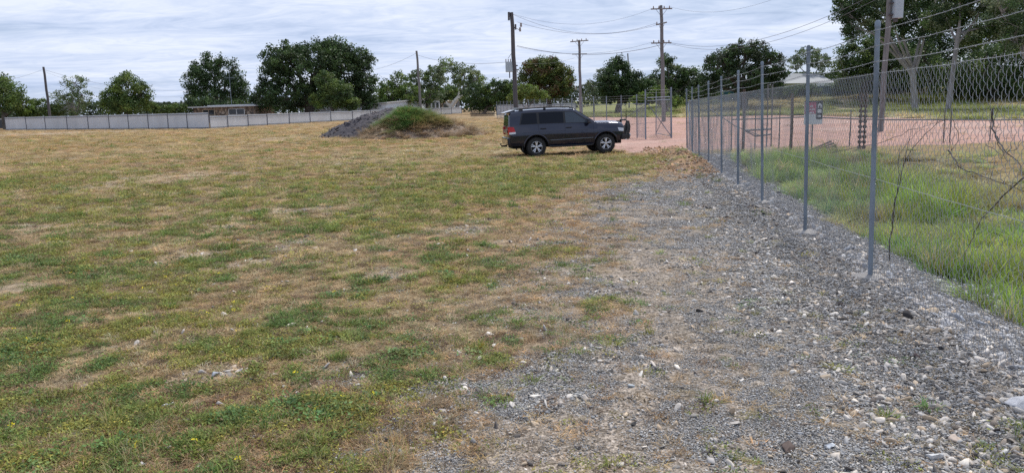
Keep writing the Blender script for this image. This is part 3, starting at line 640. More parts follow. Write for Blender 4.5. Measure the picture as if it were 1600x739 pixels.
# ------------------------------------------------------------------ far chain-link fence and gate
ff = thing('chain_link_fence', 'long chain-link fence running away behind the dark car to the far corner', 'fence', (0, 0, 0))
FP0 = flat(1009, 218); FPE = flat(777, 185); fl_ = np.linalg.norm(FPE - FP0); f2 = (FPE - FP0) / fl_
def f2p(t, z): x_, y_ = FP0 + f2 * t; return (x_, y_, gz(x_, y_) + z)
TT = [0, 1.7, 5.1, 8.8, 12.5, 16.3, 20.2, 24.2]; 
while TT[-1] < fl_ - 5: TT.append(TT[-1] + 3.9)
TT.append(fl_)
for i, t_ in enumerate(TT):
    p = f2p(t_, 0); b = MB(); b.tube([(p[0], p[1], p[2] - .2), (p[0] - .03, p[1], p[2] + (2.78 if i in (0,) else 2.55))], .045 if i == 0 else .032, 8); b.obj('post', M['galv'], ff, True)
for i in range(len(TT) - 1):
    p, q = np.array(f2p(TT[i], 0)), np.array(f2p(TT[i + 1], 0)); d = q - p; L = np.linalg.norm(d[:2])
    o = link(bpy.data.objects.new('chain_mesh', panels[i % 3]), ff); o.location = p + np.array([0, 0, .04]); o.rotation_euler = (0, -math.atan2(d[2], L), math.atan2(d[1], d[0])); o.scale = (L / 3., 1, .97)
for z_ in (2.48, 2.33, 2.18):
    b = MB(); b.tube([f2p(t_, z_) for t_ in TT], .004, 4); b.obj('barbed_wire', M['wire2'], ff)
b = MB(); b.tube([f2p(0, 2.0), f2p(5.1, 1.98), f2p(8.8, 1.98), f2p(12.5, 1.97), f2p(fl_, 1.97)], .018, 8); b.obj('top_rail', M['galv'], ff, True)
b = MB(); b.tube([f2p(0, 1.95), f2p(5.1, .95)], .02, 8); b.obj('brace', M['galv'], ff, True)
# the fixed bay between the gate posts
gpt = flat(1049, 216.3); gb = thing('gate_bay', 'narrow braced chain-link bay between two gate posts in front of the red yard', 'fence bay', (0, 0, 0))
g0 = np.array([*(FP0 + np.array([.09, .0])), 0.06]); g1 = np.array([*gpt, .06]); g0[2] = gz(*g0[:2]); g1[2] = gz(*g1[:2])
b = MB(); b.tube([g1 - (0, 0, .2), g1 + (-.04, 0, 2.85)], .05, 10); b.tube([g1 + (-.04, 0, 2.83), g1 + (-.04, 0, 2.88)], [.055, .03], 10); b.obj('post', M['galv'], gb, True)
for z_, r_ in ((2.32, .026), (2.16, .018)): b = MB(); b.tube([g0 + (0, 0, z_), g1 + (-.03, 0, z_ + .02)], r_, 8); b.obj('rail', M['galv'], gb, True)
b = MB(); b.tube([g0 + (.02, 0, 2.0), g1 + (-.02, 0, .12)], .026, 8); b.obj('brace', M['galv'], gb, True)
for z_ in (2.75, 2.6): b = MB(); b.tube([g0 + (0, 0, z_), g1 + (-.03, 0, z_)], .004, 4); b.obj('barbed_wire', M['wire2'], gb)
d = g1 - g0; o = link(bpy.data.objects.new('chain_mesh', panels[0]), gb); o.location = g0 + (0, 0, .04); o.rotation_euler = (0, 0, math.atan2(d[1], d[0])); o.scale = (np.linalg.norm(d) / 3, 1, 1.06)
gl = thing('swing_gate', 'open steel gate leaf with one long diagonal folded back behind the braced bay', 'gate', (0, 0, 0))
h0 = g1 + np.array([.02, .12, 0]); h1 = np.array([*(flat(1025, 211.5)), 0.]); h1[2] = gz(*h1[:2]); h0 = h0 + (0, 0, .1); h1 = h1 + (0, 0, .1)
b = MB(); b.tube([h0, h0 + (0, 0, 2.1), h1 + (0, 0, 2.1), h1, h0], .022, 8); b.obj('gate_frame', M['galv'], gl, True)
b = MB(); b.tube([h0 + (0, 0, 2.08), h1], .02, 8); b.obj('brace', M['galv'], gl, True)
b = MB(); b.tube([h1 + (0, 0, -.1), h1 + (0, 0, 2.6)], .03, 8); b.obj('gate_stile', M['galv'], gl, True)
d = h1 - h0; o = link(bpy.data.objects.new('chain_mesh', panels[1]), gl); o.location = h0; o.rotation_euler = (0, 0, math.atan2(d[1], d[0])); o.scale = (np.linalg.norm(d) / 3, 1, 1.03)
b = MB(); b.tube([h0 + (-.02, -.12, 1.8), h0 + (0, 0, 1.8)], .015, 6); b.obj('hinge', M['galv'], gl); b = MB(); b.tube([h0 + (-.02, -.12, .4), h0 + (0, 0, .4)], .015, 6); b.obj('hinge', M['galv'], gl)

# ------------------------------------------------------------------ grey ribbed steel fence along the far side
def ribbed_sheet(p, q, z0a, z0b, H, pitch=.19, dep=.014):
    p = np.array(p); q = np.array(q); d = q - p; L = np.linalg.norm(d); d = d / L; nrm = np.array([-d[1], d[0]])
    n = max(2, int(L / pitch)); V = []; Fs = []
    us = []
    for i in range(n):
        for k, o_ in ((0, 0), (.35, 0), (.45, dep), (.9, dep)): us.append(((i + k) / n, o_))
    us.append((1, 0)); m = len(us)
    for zt in (0, 1):
        for u, o_ in us:
            x_, y_ = p + d * L * u + nrm * o_; V.append((x_, y_, z0a * (1 - u) + z0b * u + zt * H))
    for i in range(m - 1): Fs.append((i, i + 1, m + i + 1, m + i))
    return V, Fs
def steel_fence(name, label, pts, H, endpost=True, post=.07):
    root = thing(name, label, 'fence', (*pts[0], 0)); root.location = (0, 0, 0)
    for i in range(len(pts) - 1):
        p, q = np.array(pts[i]), np.array(pts[i + 1]); za, zb = gz(*p), gz(*q); zm = (za + zb) / 2 + .05
        V, Fs = ribbed_sheet(p, q, zm, zm, H); MB().add(V, Fs).obj('steel_sheet', M['steel'], root)
        d = (q - p) / np.linalg.norm(q - p); nm_ = np.array([d[1], -d[0]]); nm_ = nm_ * (-1 if np.dot(nm_, p) > 0 else 1); off = nm_ * .05
        b = MB(); c = (p + q) / 2; L = np.linalg.norm(q - p); rz = math.atan2(d[1], d[0])
        b.box((c[0] + off[0], c[1] + off[1], zm + H - .17), (L - .08, .035, .07), rz); b.obj('top_rail', M['steeld'], root)
        b = MB(); b.box((c[0] + off[0], c[1] + off[1], zm + .12), (L - .08, .035, .07), rz); b.obj('bottom_rail', M['steeld'], root)
    for p in pts:
        p = np.array(p); z = gz(*p); d0 = -p / np.linalg.norm(p) * .06; b = MB(); b.box((p[0] + d0[0], p[1] + d0[1], z + H / 2 + .03), (post, post, H + .12), .5); b.obj('post', M['steeld'], root)
    return root
def wpt(px, Y): d = ray(px, 180); return np.array([d[0] / d[1] * Y, Y])
c0, c1, c2 = wpt(7.5, 126), wpt(326.5, 98), wpt(722, 188)
def hit(px, p, q):
    k = (ray(px, 190)[0] / ray(px, 190)[1]); t_ = (k * p[1] - p[0]) / ((q[0] - p[0]) - k * (q[1] - p[1])); return tuple(p + (q - p) * t_)
steel_fence('steel_sheet_fence', 'pale grey ribbed steel fence across the left side of the yard', [hit(px, c0, c1) for px in (7.5, 40, 70, 104, 137, 170, 200, 231, 262, 292, 326.5)], 2.0)
steel_fence('steel_sheet_fence', 'pale grey ribbed steel fence from the step to behind the soil heaps', [hit(px, c1, c2) for px in (328, 356, 388, 418, 452.5, 485, 517.5, 551.5, 580, 605, 630, 652, 672, 690, 706, 722)], 1.55)

# ------------------------------------------------------------------ soil heaps
def heap(name, label, cx, cy, rx, ry, h, mat_fn, seed, ridge=(0, 0), sharp=1.25, amp=.16):
    n = 150; u = np.linspace(-1.12, 1.12, n); U, V_ = np.meshgrid(u, u)
    x = cx + U * rx; y = cy + V_ * ry; UU = np.where(U > ridge[0], (U - ridge[0]) / (1 - ridge[0]), (U - ridge[0]) / (1 + ridge[0])); r = np.sqrt(UU ** 2 + V_ ** 2); th = np.arctan2(V_, U)
    r = r * (1 + .22 * (fbm(np.cos(th) * 2 + 5, np.sin(th) * 2 + 5, 1, 3, seed) - .5)) + (fbm(x, y, .5, 3, seed + 1) - .5) * .16 * r
    prof = np.clip(1 - r, 0, 1); prof = np.where(r < .25, 1 - .25 - (r ** 2 / .5) + .125 * 1.0, prof); prof = np.clip(prof, 0, 1) ** sharp
    z = h * prof / .87 ** sharp; z = z + (fbm(x, y, .9, 4, seed + 2) - .5) * amp * 2 * np.clip(prof * 3, 0, 1) + (fbm(x, y, 4, 3, seed + 3) - .5) * amp * np.clip(prof * 5, 0, 1)
    zz_ = G(x, y) + z - .06 + np.where(r > 1, -.15 * (r - 1), 0)
    col = mat_fn(U, V_, x, y, prof); idx_ = np.arange(n * n).reshape(n, n); Fq = np.stack([idx_[:-1, :-1], idx_[:-1, 1:], idx_[1:, 1:], idx_[1:, :-1]], -1).reshape(-1, 4)
    me = npmesh(name, np.stack([x, y, zz_], -1).reshape(-1, 3), Fq, M['heap'], col.reshape(-1, 3), True)
    o = link(bpy.data.objects.new(name, me)); tag(o, label, 'heap'); return x, y, zz_, prof
m = bpy.data.materials.new('heap_soil'); m.use_nodes = True; t = m.node_tree; b = t.nodes['Principled BSDF']; a = N(t, 'ShaderNodeAttribute'); a.attribute_name = 'tone'
geo = N(t, 'ShaderNodeNewGeometry'); n_ = tn(9, 6, .7); c = mul(a.outputs['Color'], ramp(t, n_.outputs[0], [(.3, (.6, .6, .6)), (.5, (1, 1, 1)), (.75, (1.5, 1.5, 1.5))]))
t.links.new(c, b.inputs['Base Color']); b.inputs['Roughness'].default_value = .95; bp = N(t, 'ShaderNodeBump', Strength=1.0, Distance=.08); t.links.new(n_.outputs[0], bp.inputs['Height']); t.links.new(bp.outputs[0], b.inputs['Normal']); M['heap'] = m
def col_dark(U, V_, x, y, p):
    c = np.broadcast_to(np.array([.062, .056, .064]), U.shape + (3,)).copy(); c = mixc(c, [.10, .09, .095], sst(.5, .65, fbm(x, y, .7, 3, 71)) * .7)
    return mixc(c, [.2, .15, .1], (1 - sst(.02, .12, p)) * .9)
def col_light(U, V_, x, y, p):
    c = np.broadcast_to(np.array([.19, .14, .11]), U.shape + (3,)).copy(); c = mixc(c, [.26, .2, .15], sst(.45, .62, fbm(x, y, .9, 3, 72)) * .8)
    c = mixc(c, [.32, .24, .155], sst(-.35, -.65, U) * .9); return mixc(c, [.12, .14, .05], sst(.40, .6, p) * .8)
dc = wpt(616, 61.5); lc = wpt(664, 57.5)
hd = heap('soil_heap', 'bare charcoal coloured soil heap left of the grassy mound', dc[0], dc[1], 6.1, 5.4, 2.15, col_dark, 80, sharp=.85, amp=.3)
hl = heap('grassy_mound', 'brown earth mound with bright green grass on its crown', lc[0], lc[1], 5.1, 4.6, 1.85, col_light, 90, ridge=(-.25, 0), sharp=1.15, amp=.3)
x, y, z, p = [q.ravel() for q in hl]; w_ = (p > .02); ii = rng.choice(np.where(w_)[0], 5200); n = len(ii)
gxn = (x[ii] - lc[0]) / 5.1; top = sst(.50, .64, p[ii] + (fbm(x[ii], y[ii], .7, 4, 73) - .5) * .9 - .28 * (gxn + .1)) * (1 - sst(.12, .4, gxn)) ; top2 = sst(.3, .5, p[ii]) * sst(.53, .63, fbm(x[ii], y[ii], .7, 3, 74))
cc = mixc(np.tile([.30, .22, .135], (n, 1)), [.20, .23, .07], top2 * .8); cc = mixc(cc, [.125, .225, .06], top * (rng.random(n) < .85))
S = np.stack([rng.uniform(1.6, 3, n)] * 2 + [rng.uniform(.25, .5, n) * (1 + .3 * top)], -1)
keepi = rng.random(n) < (.10 + .9 * np.maximum(top, top2)) 
scatter('mound_grass', np.stack([x[ii] + rng.normal(0, .04, n), y[ii] + rng.normal(0, .04, n), z[ii] - .02], -1)[keepi], S[keepi], spin(n, .3)[keepi], vary(cc, n, .7, 1.3)[keepi], rng.integers(0, 6, n)[keepi], lv, 'bright green tuft of grass and dry stalks growing on the brown mound', 'grass')
x, y, z, p = [q.ravel() for q in hd]; ii = rng.choice(np.where((p > .0) & (p < .9))[0], 900); n = len(ii)
scatter('heap_clods', np.stack([x[ii], y[ii], z[ii]], -1), (rng.uniform(.08, .3, n) * rng.random(n) + .05)[:, None] * np.ones(3), spin(n, .7), vary(np.tile([.075, .068, .075], (n, 1)), n, .6, 1.4), rng.integers(0, 10, n), rk, 'dark clods and lumps lying over the charcoal soil heap', 'earth')
def rock(label, px, py, size, col, seed, flatn=.6, sink=.15):
    g = flat(px, py); me = rock_mesh(seed, 3, np.array(col), flatn); o = link(bpy.data.objects.new('rock', me)); o.scale = (size, size * .85, size * .8)
    o.location = (g[0], g[1], gz(*g) + size * .5 * flatn * (1 - sink * 2) * .8); o.rotation_euler = (0, 0, seed * 1.3); me.materials.clear(); me.materials.append(M['rock']); return tag(o, label, 'rock', 'single rocks standing out of the gravel')
M['rock'] = leafmat('rock_surface', False, 0, .85)
for args in [('large pale rounded rock at the right picture edge', 1594, 648, .14, (.5, .5, .52), 31, .6), ('pale blocky stone in the near gravel below the tilted orange one', 1458, 716, .085, (.5, .5, .5), 32, .8),
    ('flat whitish stone at the edge of fine and coarse near gravel', 1297, 697, .065, (.58, .6, .62), 33, .6), ('pinkish angular stone tilted beside the black one near the bottom', 1492, 690, .07, (.46, .38, .32), 34, .7),
    ('black clinker lump just past the foot of the nearest post', 1421, 506, .11, (.05, .045, .045), 35, .7), ('dark brown lump between nearest post foot and gravel', 1315, 482, .08, (.07, .055, .05), 36, .6),
    ('dark wine coloured lump in the coarse gravel', 1434, 568, .075, (.07, .05, .05), 37, .6), ('black lump right of the wine coloured one', 1470, 559, .08, (.05, .048, .05), 38, .6),
    ('small white stone lying among the near green weeds', 260, 637, .07, (.55, .55, .55), 39, .7), ('bluish stone beside bare patch in the near grass', 338, 588, .075, (.3, .32, .36), 40, .6),
    ('bluish oval stone alone on the middle gravel', 985, 607, .06, (.36, .4, .43), 41, .7), ('black small stone on the middle gravel', 991, 662, .05, (.05, .05, .05), 42, .7),
    ('pale boulder at the foot of the brown mound', 655, 214.5, .55, (.42, .36, .32), 43, .7), ('flat brown block sunk in gravel at bottom of the picture', 1232, 700, .12, (.10, .075, .065), 44, .45)]: rock(*args)

# ------------------------------------------------------------------ utility poles and lines
def tri(n): return n
def upole(label, pb, pt, Y, r=(.17, .12), arms=(), mat='pole', ins=True, group='timber power poles'):
    xb = wpt(pb, Y); base = np.array([xb[0], Y, gz(xb[0], Y)]); top = at(pt[0], pt[1], Y); top[1] = Y
    root = thing('utility_pole', label, 'power pole', (0, 0, 0), 0, group)
    b = MB(); K = 8; b.tube([base - (0, 0, .3)] + [base + (top - base) * (k / K) + (.03 * math.sin(k * 2.1), 0, 0) for k in range(1, K + 1)], [r[0]] + [r[0] + (r[1] - r[0]) * k / K for k in range(1, K + 1)], 12)
    b.obj('shaft', M[mat], root, True)
    for (zd, hw, yaw, tilt, nin) in arms:
        c = top - (0, 0, zd) + (0, -r[1] - .05, 0); b = MB(); dx, dy = math.cos(yaw) * hw, math.sin(yaw) * hw
        p0 = c + (-dx, -dy, -tilt); p1 = c + (dx, dy, tilt); b.tube([p0, p1], .065, 4); arm = b.obj('crossarm', M[mat], root)
        if nin:
            for k in range(nin):
                u = (k + .5) / nin if nin > 2 else (.08, .92)[k]; q = p0 + (p1 - p0) * u; bi = MB(); bi.lathe([(.02, .03), (.05, .06), (.065, .14), (.04, .2), (.055, .26), (.0, .3)], q, 'z', 8); bi.obj('insulator', M['ceramic'], arm, True)
        bi = MB()
        for sg in (-.55, .55): bi.tube([c + (dx * sg, dy * sg, 0), c - (0, 0, .75)], .018, 5)
        bi.obj('arm_brace', M['pole'], arm)
    return root, base, top
poleA, bA, tA = upole('tall dark timber pole with pole-top fuses and transformer behind the car roof', 807, (799.5, 20), 75, (.24, .17), (), 'poledark')
b = MB(); b.box(tA + (-.28, -.1, -.35), (.14, .3, .75), .2, ); b.obj('raiser_bracket', M['poledark'], poleA)
b = MB(); b.box(tA + (.33, -.1, -1.35), (.16, .12, .5)); b.tube([tA + (.1, 0, -1.3), tA + (.4, 0, -1.5)], .04, 6); b.obj('fuse_bracket', M['poledark'], poleA)
for k in range(2):
    b = MB(); q = tA + (.75 + .0 * k, -.1, -1.15 - .42 * k); b.lathe([(.0, -.02), (.10, 0), (.10, .2), (.05, .22), (.09, .26), (.09, .36), (.0, .38)], q + (.0 + .1 * (1 - k), 0, -.2), 'z', 8); b.obj('drop_out_fuse', M['ceramic'], poleA, True)
b = MB(); b.tube([tA + (.3, 0, -1.4), tA + (.62, -.1, -1.6), tA + (.75, -.1, -1.5)], .025, 5); b.obj('fuse_arm', M['pole'], poleA)
b = MB(); q = bA + (bA * 0); tp = tA + (bA - tA) * .86; b.lathe([(.245, -.28), (.25, -.28), (.25, .28), (.245, .28)], (tp[0], tp[1], tp[2] - .0), 'z', 12); b.obj('number_plate', M['boxgrey'], poleA, True)
tb = at(796, 105, 75.2); tr_ = thing('transformer', 'grey box transformer hung on the left of the tall dark pole', 'transformer', (0, 0, 0))
b = MB(); b.box(tb, (.75, .6, .95)); b.obj('tank', M['boxgrey'], tr_, bevel=.03)
for k in (-.22, .0, .22): b = MB(); b.lathe([(.03, 0), (.06, .05), (.035, .12), (.06, .18), (.03, .26), (.0, .3)], tb + (k - .1, 0, .47), 'z', 8); b.obj('bushing', M['ceramic'], tr_, True)
b = MB(); b.box(tb + (.55, 0, .1), (.5, .12, .12)); b.box(tb + (.55, 0, -.3), (.5, .12, .12)); b.box(tb + (.0, 0, -.75), (.1, .1, .6)); b.obj('bracket', M['poledark'], tr_)
b = MB(); b.tube([tb + (-.1, 0, .8), tb + (.1, 0, 1.1), tb + (.45, 0, 1.5), tb + (.5, 0, 2.1)], .02, 5); b.obj('lead', M['cable'], tr_)
poleB, bB, tB = upole('slim plain timber pole standing behind the soil heaps', 658.5, (651, 80), 118, (.2, .15))
poleC, bC, tC = upole('short timber pole with two crossarms between the mango tree and dark tree', 907.5, (905, 63), 100, (.2, .15), [(.15, 1.15, 0, .06, 4), (1.75, .95, .15, 0, 0)])
poleD, bD, tD = upole('tallest timber pole with three crossarms left of the chain-link end post', 1037, (1033, 9), 78, (.22, .15), [(.35, 1.05, 0, 0, 4), (1.75, .55, .1, .12, 1), (3.6, 1.0, 0, .0, 4)])
poleE, bE, tE = upole('leaning dark timber pole at far left beyond the steel fence', 78, (68, 105), 135, (.24, .17), (), 'poledark')
poleF, bF, tF = upole('leaning pole carrying a pale blue box in front of the gum trees', 1376.5, (1399, -120), 46, (.16, .13), (), 'pole')
cb = at(1402.5, 13, 45.8); b = MB(); sf = thing('switch_box', 'pale blue-grey steel box bolted high on the leaning pole by the gums', 'switch box', (0, 0, 0))
b.box(cb, (.5, .4, 1.15), .1); b.obj('cabinet', M['boxgrey'], sf, bevel=.02)
b = MB(); b.box(cb + (-.1, .0, -.68), (.2, .2, .2)); b.box(cb + (-.34, 0, .3), (.3, .08, .08)); b.box(cb + (-.36, 0, -.35), (.3, .08, .08)); b.obj('bracket', M['poledark'], sf)
tp_ = upole('thin distant pole tip just above the dark bushy tree', 983, (981, 84), 150, (.14, .12))
def cable(label, p, q, sag, r=.016, n=24):
    r = r * .78
    p = np.array(p, float); q = np.array(q, float); pts = []
    for i in range(n + 1):
        u = i / n; c = p + (q - p) * u; c[2] -= 4 * sag * u * (1 - u); pts.append(c)
    b = MB(); b.tube(pts, r, 5); o = b.obj('power_line', M['cable'], None, True); return tag(o, label, 'power line', 'overhead power lines')
ax = np.array([.15, 0, 0])
cable('upper service line sagging from tallest pole side arm to top of dark pole', tA + (.15, 0, -.2), tD + (-.5, -.2, -1.7), 1.35)
cable('second high line sagging just under the upper one between those two poles', tA + (.5, -.1, -.9), tD + (-.4, -.2, -1.85), 1.0)
cable('high faint line running from dark pole top to top crossarm of tallest pole', tA + (.15, 0, -.15), tD + (-.9, -.2, -.3), 1.2, .011)
cable('thick low line from dark pole to the tallest pole passing behind the short one', at(808, 72, 75), at(1031, 71, 78), .85, .028)
cable('thin low line meeting the lowest crossarm of the tallest pole', at(806, 73, 75), tD + (-.9, -.2, -3.5), .9, .012)
cable('line sweeping up from tallest pole over the broad tree to the leaning pole', tD + (.9, -.2, -3.6), at(1392, -22, 46), 1.5, .018)
cable('lower of two lines sweeping from tallest pole towards the gums', tD + (.6, -.2, -3.6), at(1391, -12, 46), 1.7, .016)
cable('nearly level line from slim plain pole to the transformer', tB + (.1, 0, -.6), at(797, 97, 75), .6, .02)
cable('line falling from slim plain pole into the big dark tree', tB + (-.1, 0, -.35), at(560, 113, 124), .5, .02)
cable('level line crossing behind dark pole to the short pole', at(797, 97.5, 75), tC + (-.6, -.2, -2.2), .4, .012)
cable('line from far left pole dropping behind the round green tree', tE + (.1, 0, -.5), at(300, 141, 150), 1.2, .022)
cable('second thinner line from far left pole towards the upright tree', tE + (.1, 0, -.8), at(296, 150, 150), 1.6, .014)
cable('line from far left pole running out over the left edge tree', tE + (-.1, 0, -.4), at(-40, 132, 128), .5, .018)
cable('long fine line from tallest pole top rising out to the upper right', tD + (.9, -.2, -.2), at(1330, -60, 50), 1.5, .010)

# ------------------------------------------------------------------ buildings beyond the fences
def wallbox(b, p, q, z0, z1, th=.2):
    p = np.array(p); q = np.array(q); c = (p + q) / 2; d = q - p; L = np.linalg.norm(d); b.box((c[0], c[1], (z0 + z1) / 2), (L, th, z1 - z0), math.atan2(d[1], d[0]))
M['dullroof'] = pbr('dull_roof', (.22, .235, .25), .7)
M['stonewall'] = pbr('mottled_stone_wall', (.2, .17, .15), .9); t = M['stonewall'].node_tree; b_ = t.nodes['Principled BSDF']; geo = N(t, 'ShaderNodeNewGeometry'); v_ = tn(2.6, ty='ShaderNodeTexVoronoi')
t.links.new(speck(v_, [(0, (.07, .06, .055)), (.35, (.16, .12, .095)), (.65, (.26, .19, .14)), (1, (.42, .36, .3))]), b_.inputs['Base Color'])
def house1():
    Y = 150; r = thing('house', 'low mottled stone house with flat pale roof under the upright tree', 'house', (0, 0, 0)); L = wpt(302, Y); Rr = wpt(399, Y - 3); z0 = gz(*L)
    z1 = at(350, 168, Y)[2]; dx = Rr - L; dx /= np.linalg.norm(dx); ny = np.array([-dx[1], dx[0]])
    b = MB(); c = (L + Rr) / 2 + ny * 3.5; b.box((c[0], c[1], (z0 + z1) / 2 - .2), (np.linalg.norm(Rr - L), 7, z1 - z0 + .4), math.atan2(dx[1], dx[0])); b.obj('wall', M['stonewall'], r)
    b = MB(); b.box((c[0], c[1], z1 + .13), (np.linalg.norm(Rr - L) + 1.2, 8.4, .22), math.atan2(dx[1], dx[0])); b.box((c[0] + 1.2, c[1], z1 + .33), (np.linalg.norm(Rr - L) * .75, 6.4, .2), math.atan2(dx[1], dx[0])); b.obj('roof', M['roofw'], r)
    for u0, u1 in ((.58, .84), (.16, .36)):
        p, q = L + (Rr - L) * u0 - ny * .06, L + (Rr - L) * u1 - ny * .06; b = MB(); wallbox(b, p, q, z1 - 1.5, z1 - .35, .1); wn = b.obj('window', M['roofw'] if u0 > .5 else M['tan'], r)
        p, q = L + (Rr - L) * (u0 + .012) - ny * .12, L + (Rr - L) * (u1 - .012) - ny * .12; m_ = (p + q) / 2; b = MB(); wallbox(b, p, m_ - (q - p) * .03, z1 - 1.4, z1 - .45, .04); wallbox(b, m_ + (q - p) * .03, q, z1 - 1.4, z1 - .45, .04); b.obj('pane', M['glass'], wn)
house1()
ant = thing('tv_antenna', 'tall thin television antenna mast rising above the stone house', 'antenna', (0, 0, 0)); p = at(362, 164, 152); q = at(357, 104, 152); q[1] = 152
b = MB(); b.tube([p - (0, 0, .6), q], .045, 6); b.obj('mast', M['galv'], ant)
b = MB(); e = q - (0, 0, 2.2)
for k in range(7): b.tube([e + (-.9 + k * .3, -.4 + .02 * k, 0), e + (-.9 + k * .3, .4, 0)], .018, 4); b.tube([e + (-.9 + k * .3, 0, -.35), e + (-.9 + k * .3, 0, .35)], .015, 4)
b.tube([e + (-1.0, 0, 0), e + (1.0, 0, 0)], .03, 5); b.tube([q - (.6, 0, .4), q + (.6, 0, -.4)], .02, 4); b.obj('aerial', M['galv'], ant)
def shed(label, pxs, Y0, Y1, ytop0, ytop1, depth, wallm, roofm, wins, roofdrop=.3, nm='shed'):
    r = thing(nm, label, 'shed' if nm == 'shed' else nm, (0, 0, 0)); L = wpt(pxs[0], Y0); Rr = wpt(pxs[1], Y1); d = Rr - L; W = np.linalg.norm(d); d /= W; ny = np.array([-d[1], d[0]]); zl, zr = at(pxs[0], ytop0, Y0)[2], at(pxs[1], ytop1, Y1)[2]
    A, B, Cc, D = L, Rr, Rr + ny * depth, L + ny * depth; z0 = min(gz(*L), gz(*Rr)) - .5
    P = [(*A, z0), (*B, z0), (*Cc, z0), (*D, z0), (*A, zl - .12), (*B, zr - .12), (*Cc, zr - roofdrop), (*D, zl - roofdrop)]
    MB().add(P, [(3, 2, 1, 0), (4, 5, 6, 7), (0, 1, 5, 4), (1, 2, 6, 5), (2, 3, 7, 6), (3, 0, 4, 7)]).obj('wall', wallm, r)
    o_ = .35; A2, B2, C2, D2 = A - d * o_ - ny * o_, B + d * o_ - ny * o_, Cc + d * o_ + ny * o_, D - d * o_ + ny * o_
    P = [(*A2, zl - .1), (*B2, zr - .1), (*C2, zr - roofdrop + .04), (*D2, zl - roofdrop + .04), (*A2, zl + .08), (*B2, zr + .08), (*C2, zr - roofdrop + .2), (*D2, zl - roofdrop + .2)]
    MB().add(P, [(3, 2, 1, 0), (4, 5, 6, 7), (0, 1, 5, 4), (1, 2, 6, 5), (2, 3, 7, 6), (3, 0, 4, 7)]).obj('roof', roofm, r)
    for u0, u1, h0, h1 in wins:
        p_, q_ = L + d * W * u0 - ny * .05, L + d * W * u1 - ny * .05; zt = zl * (1 - u0) + zr * u0; b = MB(); wallbox(b, p_, q_, zt - h1, zt - h0, .06); wn = b.obj('window', M['roofw'], r)
        p_, q_ = p_ + d * .1 - ny * .04, q_ - d * .1 - ny * .04; b = MB(); wallbox(b, p_, q_, zt - h1 + .1, zt - h0 - .1, .03); b.obj('pane', M['glass'], wn)
    return r
shed('long pale blue-grey windowless shed behind the soil heaps', (604, 665), 150, 178, 160.5, 154.5, 14, M['wallw'], M['roofw'], [], 1.2)
shed('white school-type building with three tall windows right of long shed', (666, 688), 178, 184, 154.5, 156, 12, M['roofw'], M['roofw'], [(.12, .34, .6, 2.6), (.42, .62, .6, 2.6), (.7, .9, .6, 2.6)], .4, 'building')
shed('small tan roofed house half hidden by the steel fence', (691, 709), 195, 198, 159, 158.5, 10, M['tan'], M['tan'], [(.1, .7, .5, 1.6)], -1.0, 'house')
shed('low white roofed carport under the left edge tree', (-60, 33), 148, 146, 188, 185.5, 8, M['glass'], M['roofw'], [], .2, 'carport')
def gable(label, px0, px1, Y, yeave, yridge, pr):
    r = thing('house', label, 'house', (0, 0, 0)); L = wpt(px0, Y); Rr = wpt(px1, Y + 4); ze = at(px0, yeave, Y)[2]; zr = at((px0 + px1) / 2, yridge, Y)[2]; c = (L + Rr) / 2; W = np.linalg.norm(Rr - L); z0 = gz(*c) - 1
    b = MB(); b.box((c[0], c[1] + 5, (z0 + ze) / 2), (W, 10, ze - z0), .05); b.obj('wall', M['wallw'], r)
    P = [(L[0] - .4, L[1] - .6, ze), (Rr[0] + .4, Rr[1] - .6, ze), (Rr[0] + .4, Rr[1] + 11, ze), (L[0] - .4, L[1] + 11, ze), (L[0] + W * pr, L[1] + 5, zr), (Rr[0] - W * .1, Rr[1] + 5, zr)]
    MB().add(P, [(0, 1, 5, 4), (2, 3, 4, 5), (1, 2, 5), (3, 0, 4), (3, 2, 1, 0)]).obj('roof', M['dullroof'], r)
gable('pale house roof showing between the broad tree and the gums', 1222, 1300, 150, 131, 113, .3)
sf_ = thing('shadecloth_fence', 'teal shadecloth fence on top of the grass bank seen through mesh', 'fence', (0, 0, 0)); P = []
for px in (1130, 1160, 1190, 1220, 1250, 1280, 1310, 1340, 1368):
    Y = 118; q = wpt(px, Y); P.append((q[0], q[1], gz(*q)))
for i in range(len(P) - 1):
    b = MB(); wallbox(b, P[i][:2], P[i + 1][:2], min(P[i][2], P[i + 1][2]) - .1, max(P[i][2], P[i + 1][2]) + 1.5, .04); b.obj('shadecloth', M['teal'], sf_)
for q in P: b = MB(); b.tube([(q[0], q[1] - .08, q[2] - .2), (q[0], q[1] - .08, q[2] + 1.7)], .05, 6); b.obj('post', M['galv'], sf_)
# pale low sheet fence and broken palings past the end of the steel fence
steel_fence('steel_sheet_fence', 'weathered grey sheet fence behind the far chain-link fence', [tuple(wpt(px, 150 + (px - 776) * -.05)) for px in (776, 800, 826, 850, 876, 900)], 1.9, post=.08)
pf = thing('paling_fence', 'row of dark broken palings left of the far fence corner', 'fence', (0, 0, 0)); xs = np.linspace(736, 772, 24)
for px in xs:
    q = wpt(px, 142); z = gz(*q); b = MB(); h = rr.uniform(.7, 1.35); b.box((q[0], q[1], z + h / 2), (.13, .05, h), rr.normal(0, .2)); b.obj('paling', M['timber'], pf)
a0, a1 = wpt(734, 142.1), wpt(773, 142.1); b = MB(); wallbox(b, a0, a1, gz(*a0) + .45, gz(*a0) + .55, .06); b.obj('rail', M['timber'], pf)
dbx = thing('dead_branch', 'pale bleached dead branch leaning up behind the steel fence end', 'branch', (0, 0, 0)); b = MB()
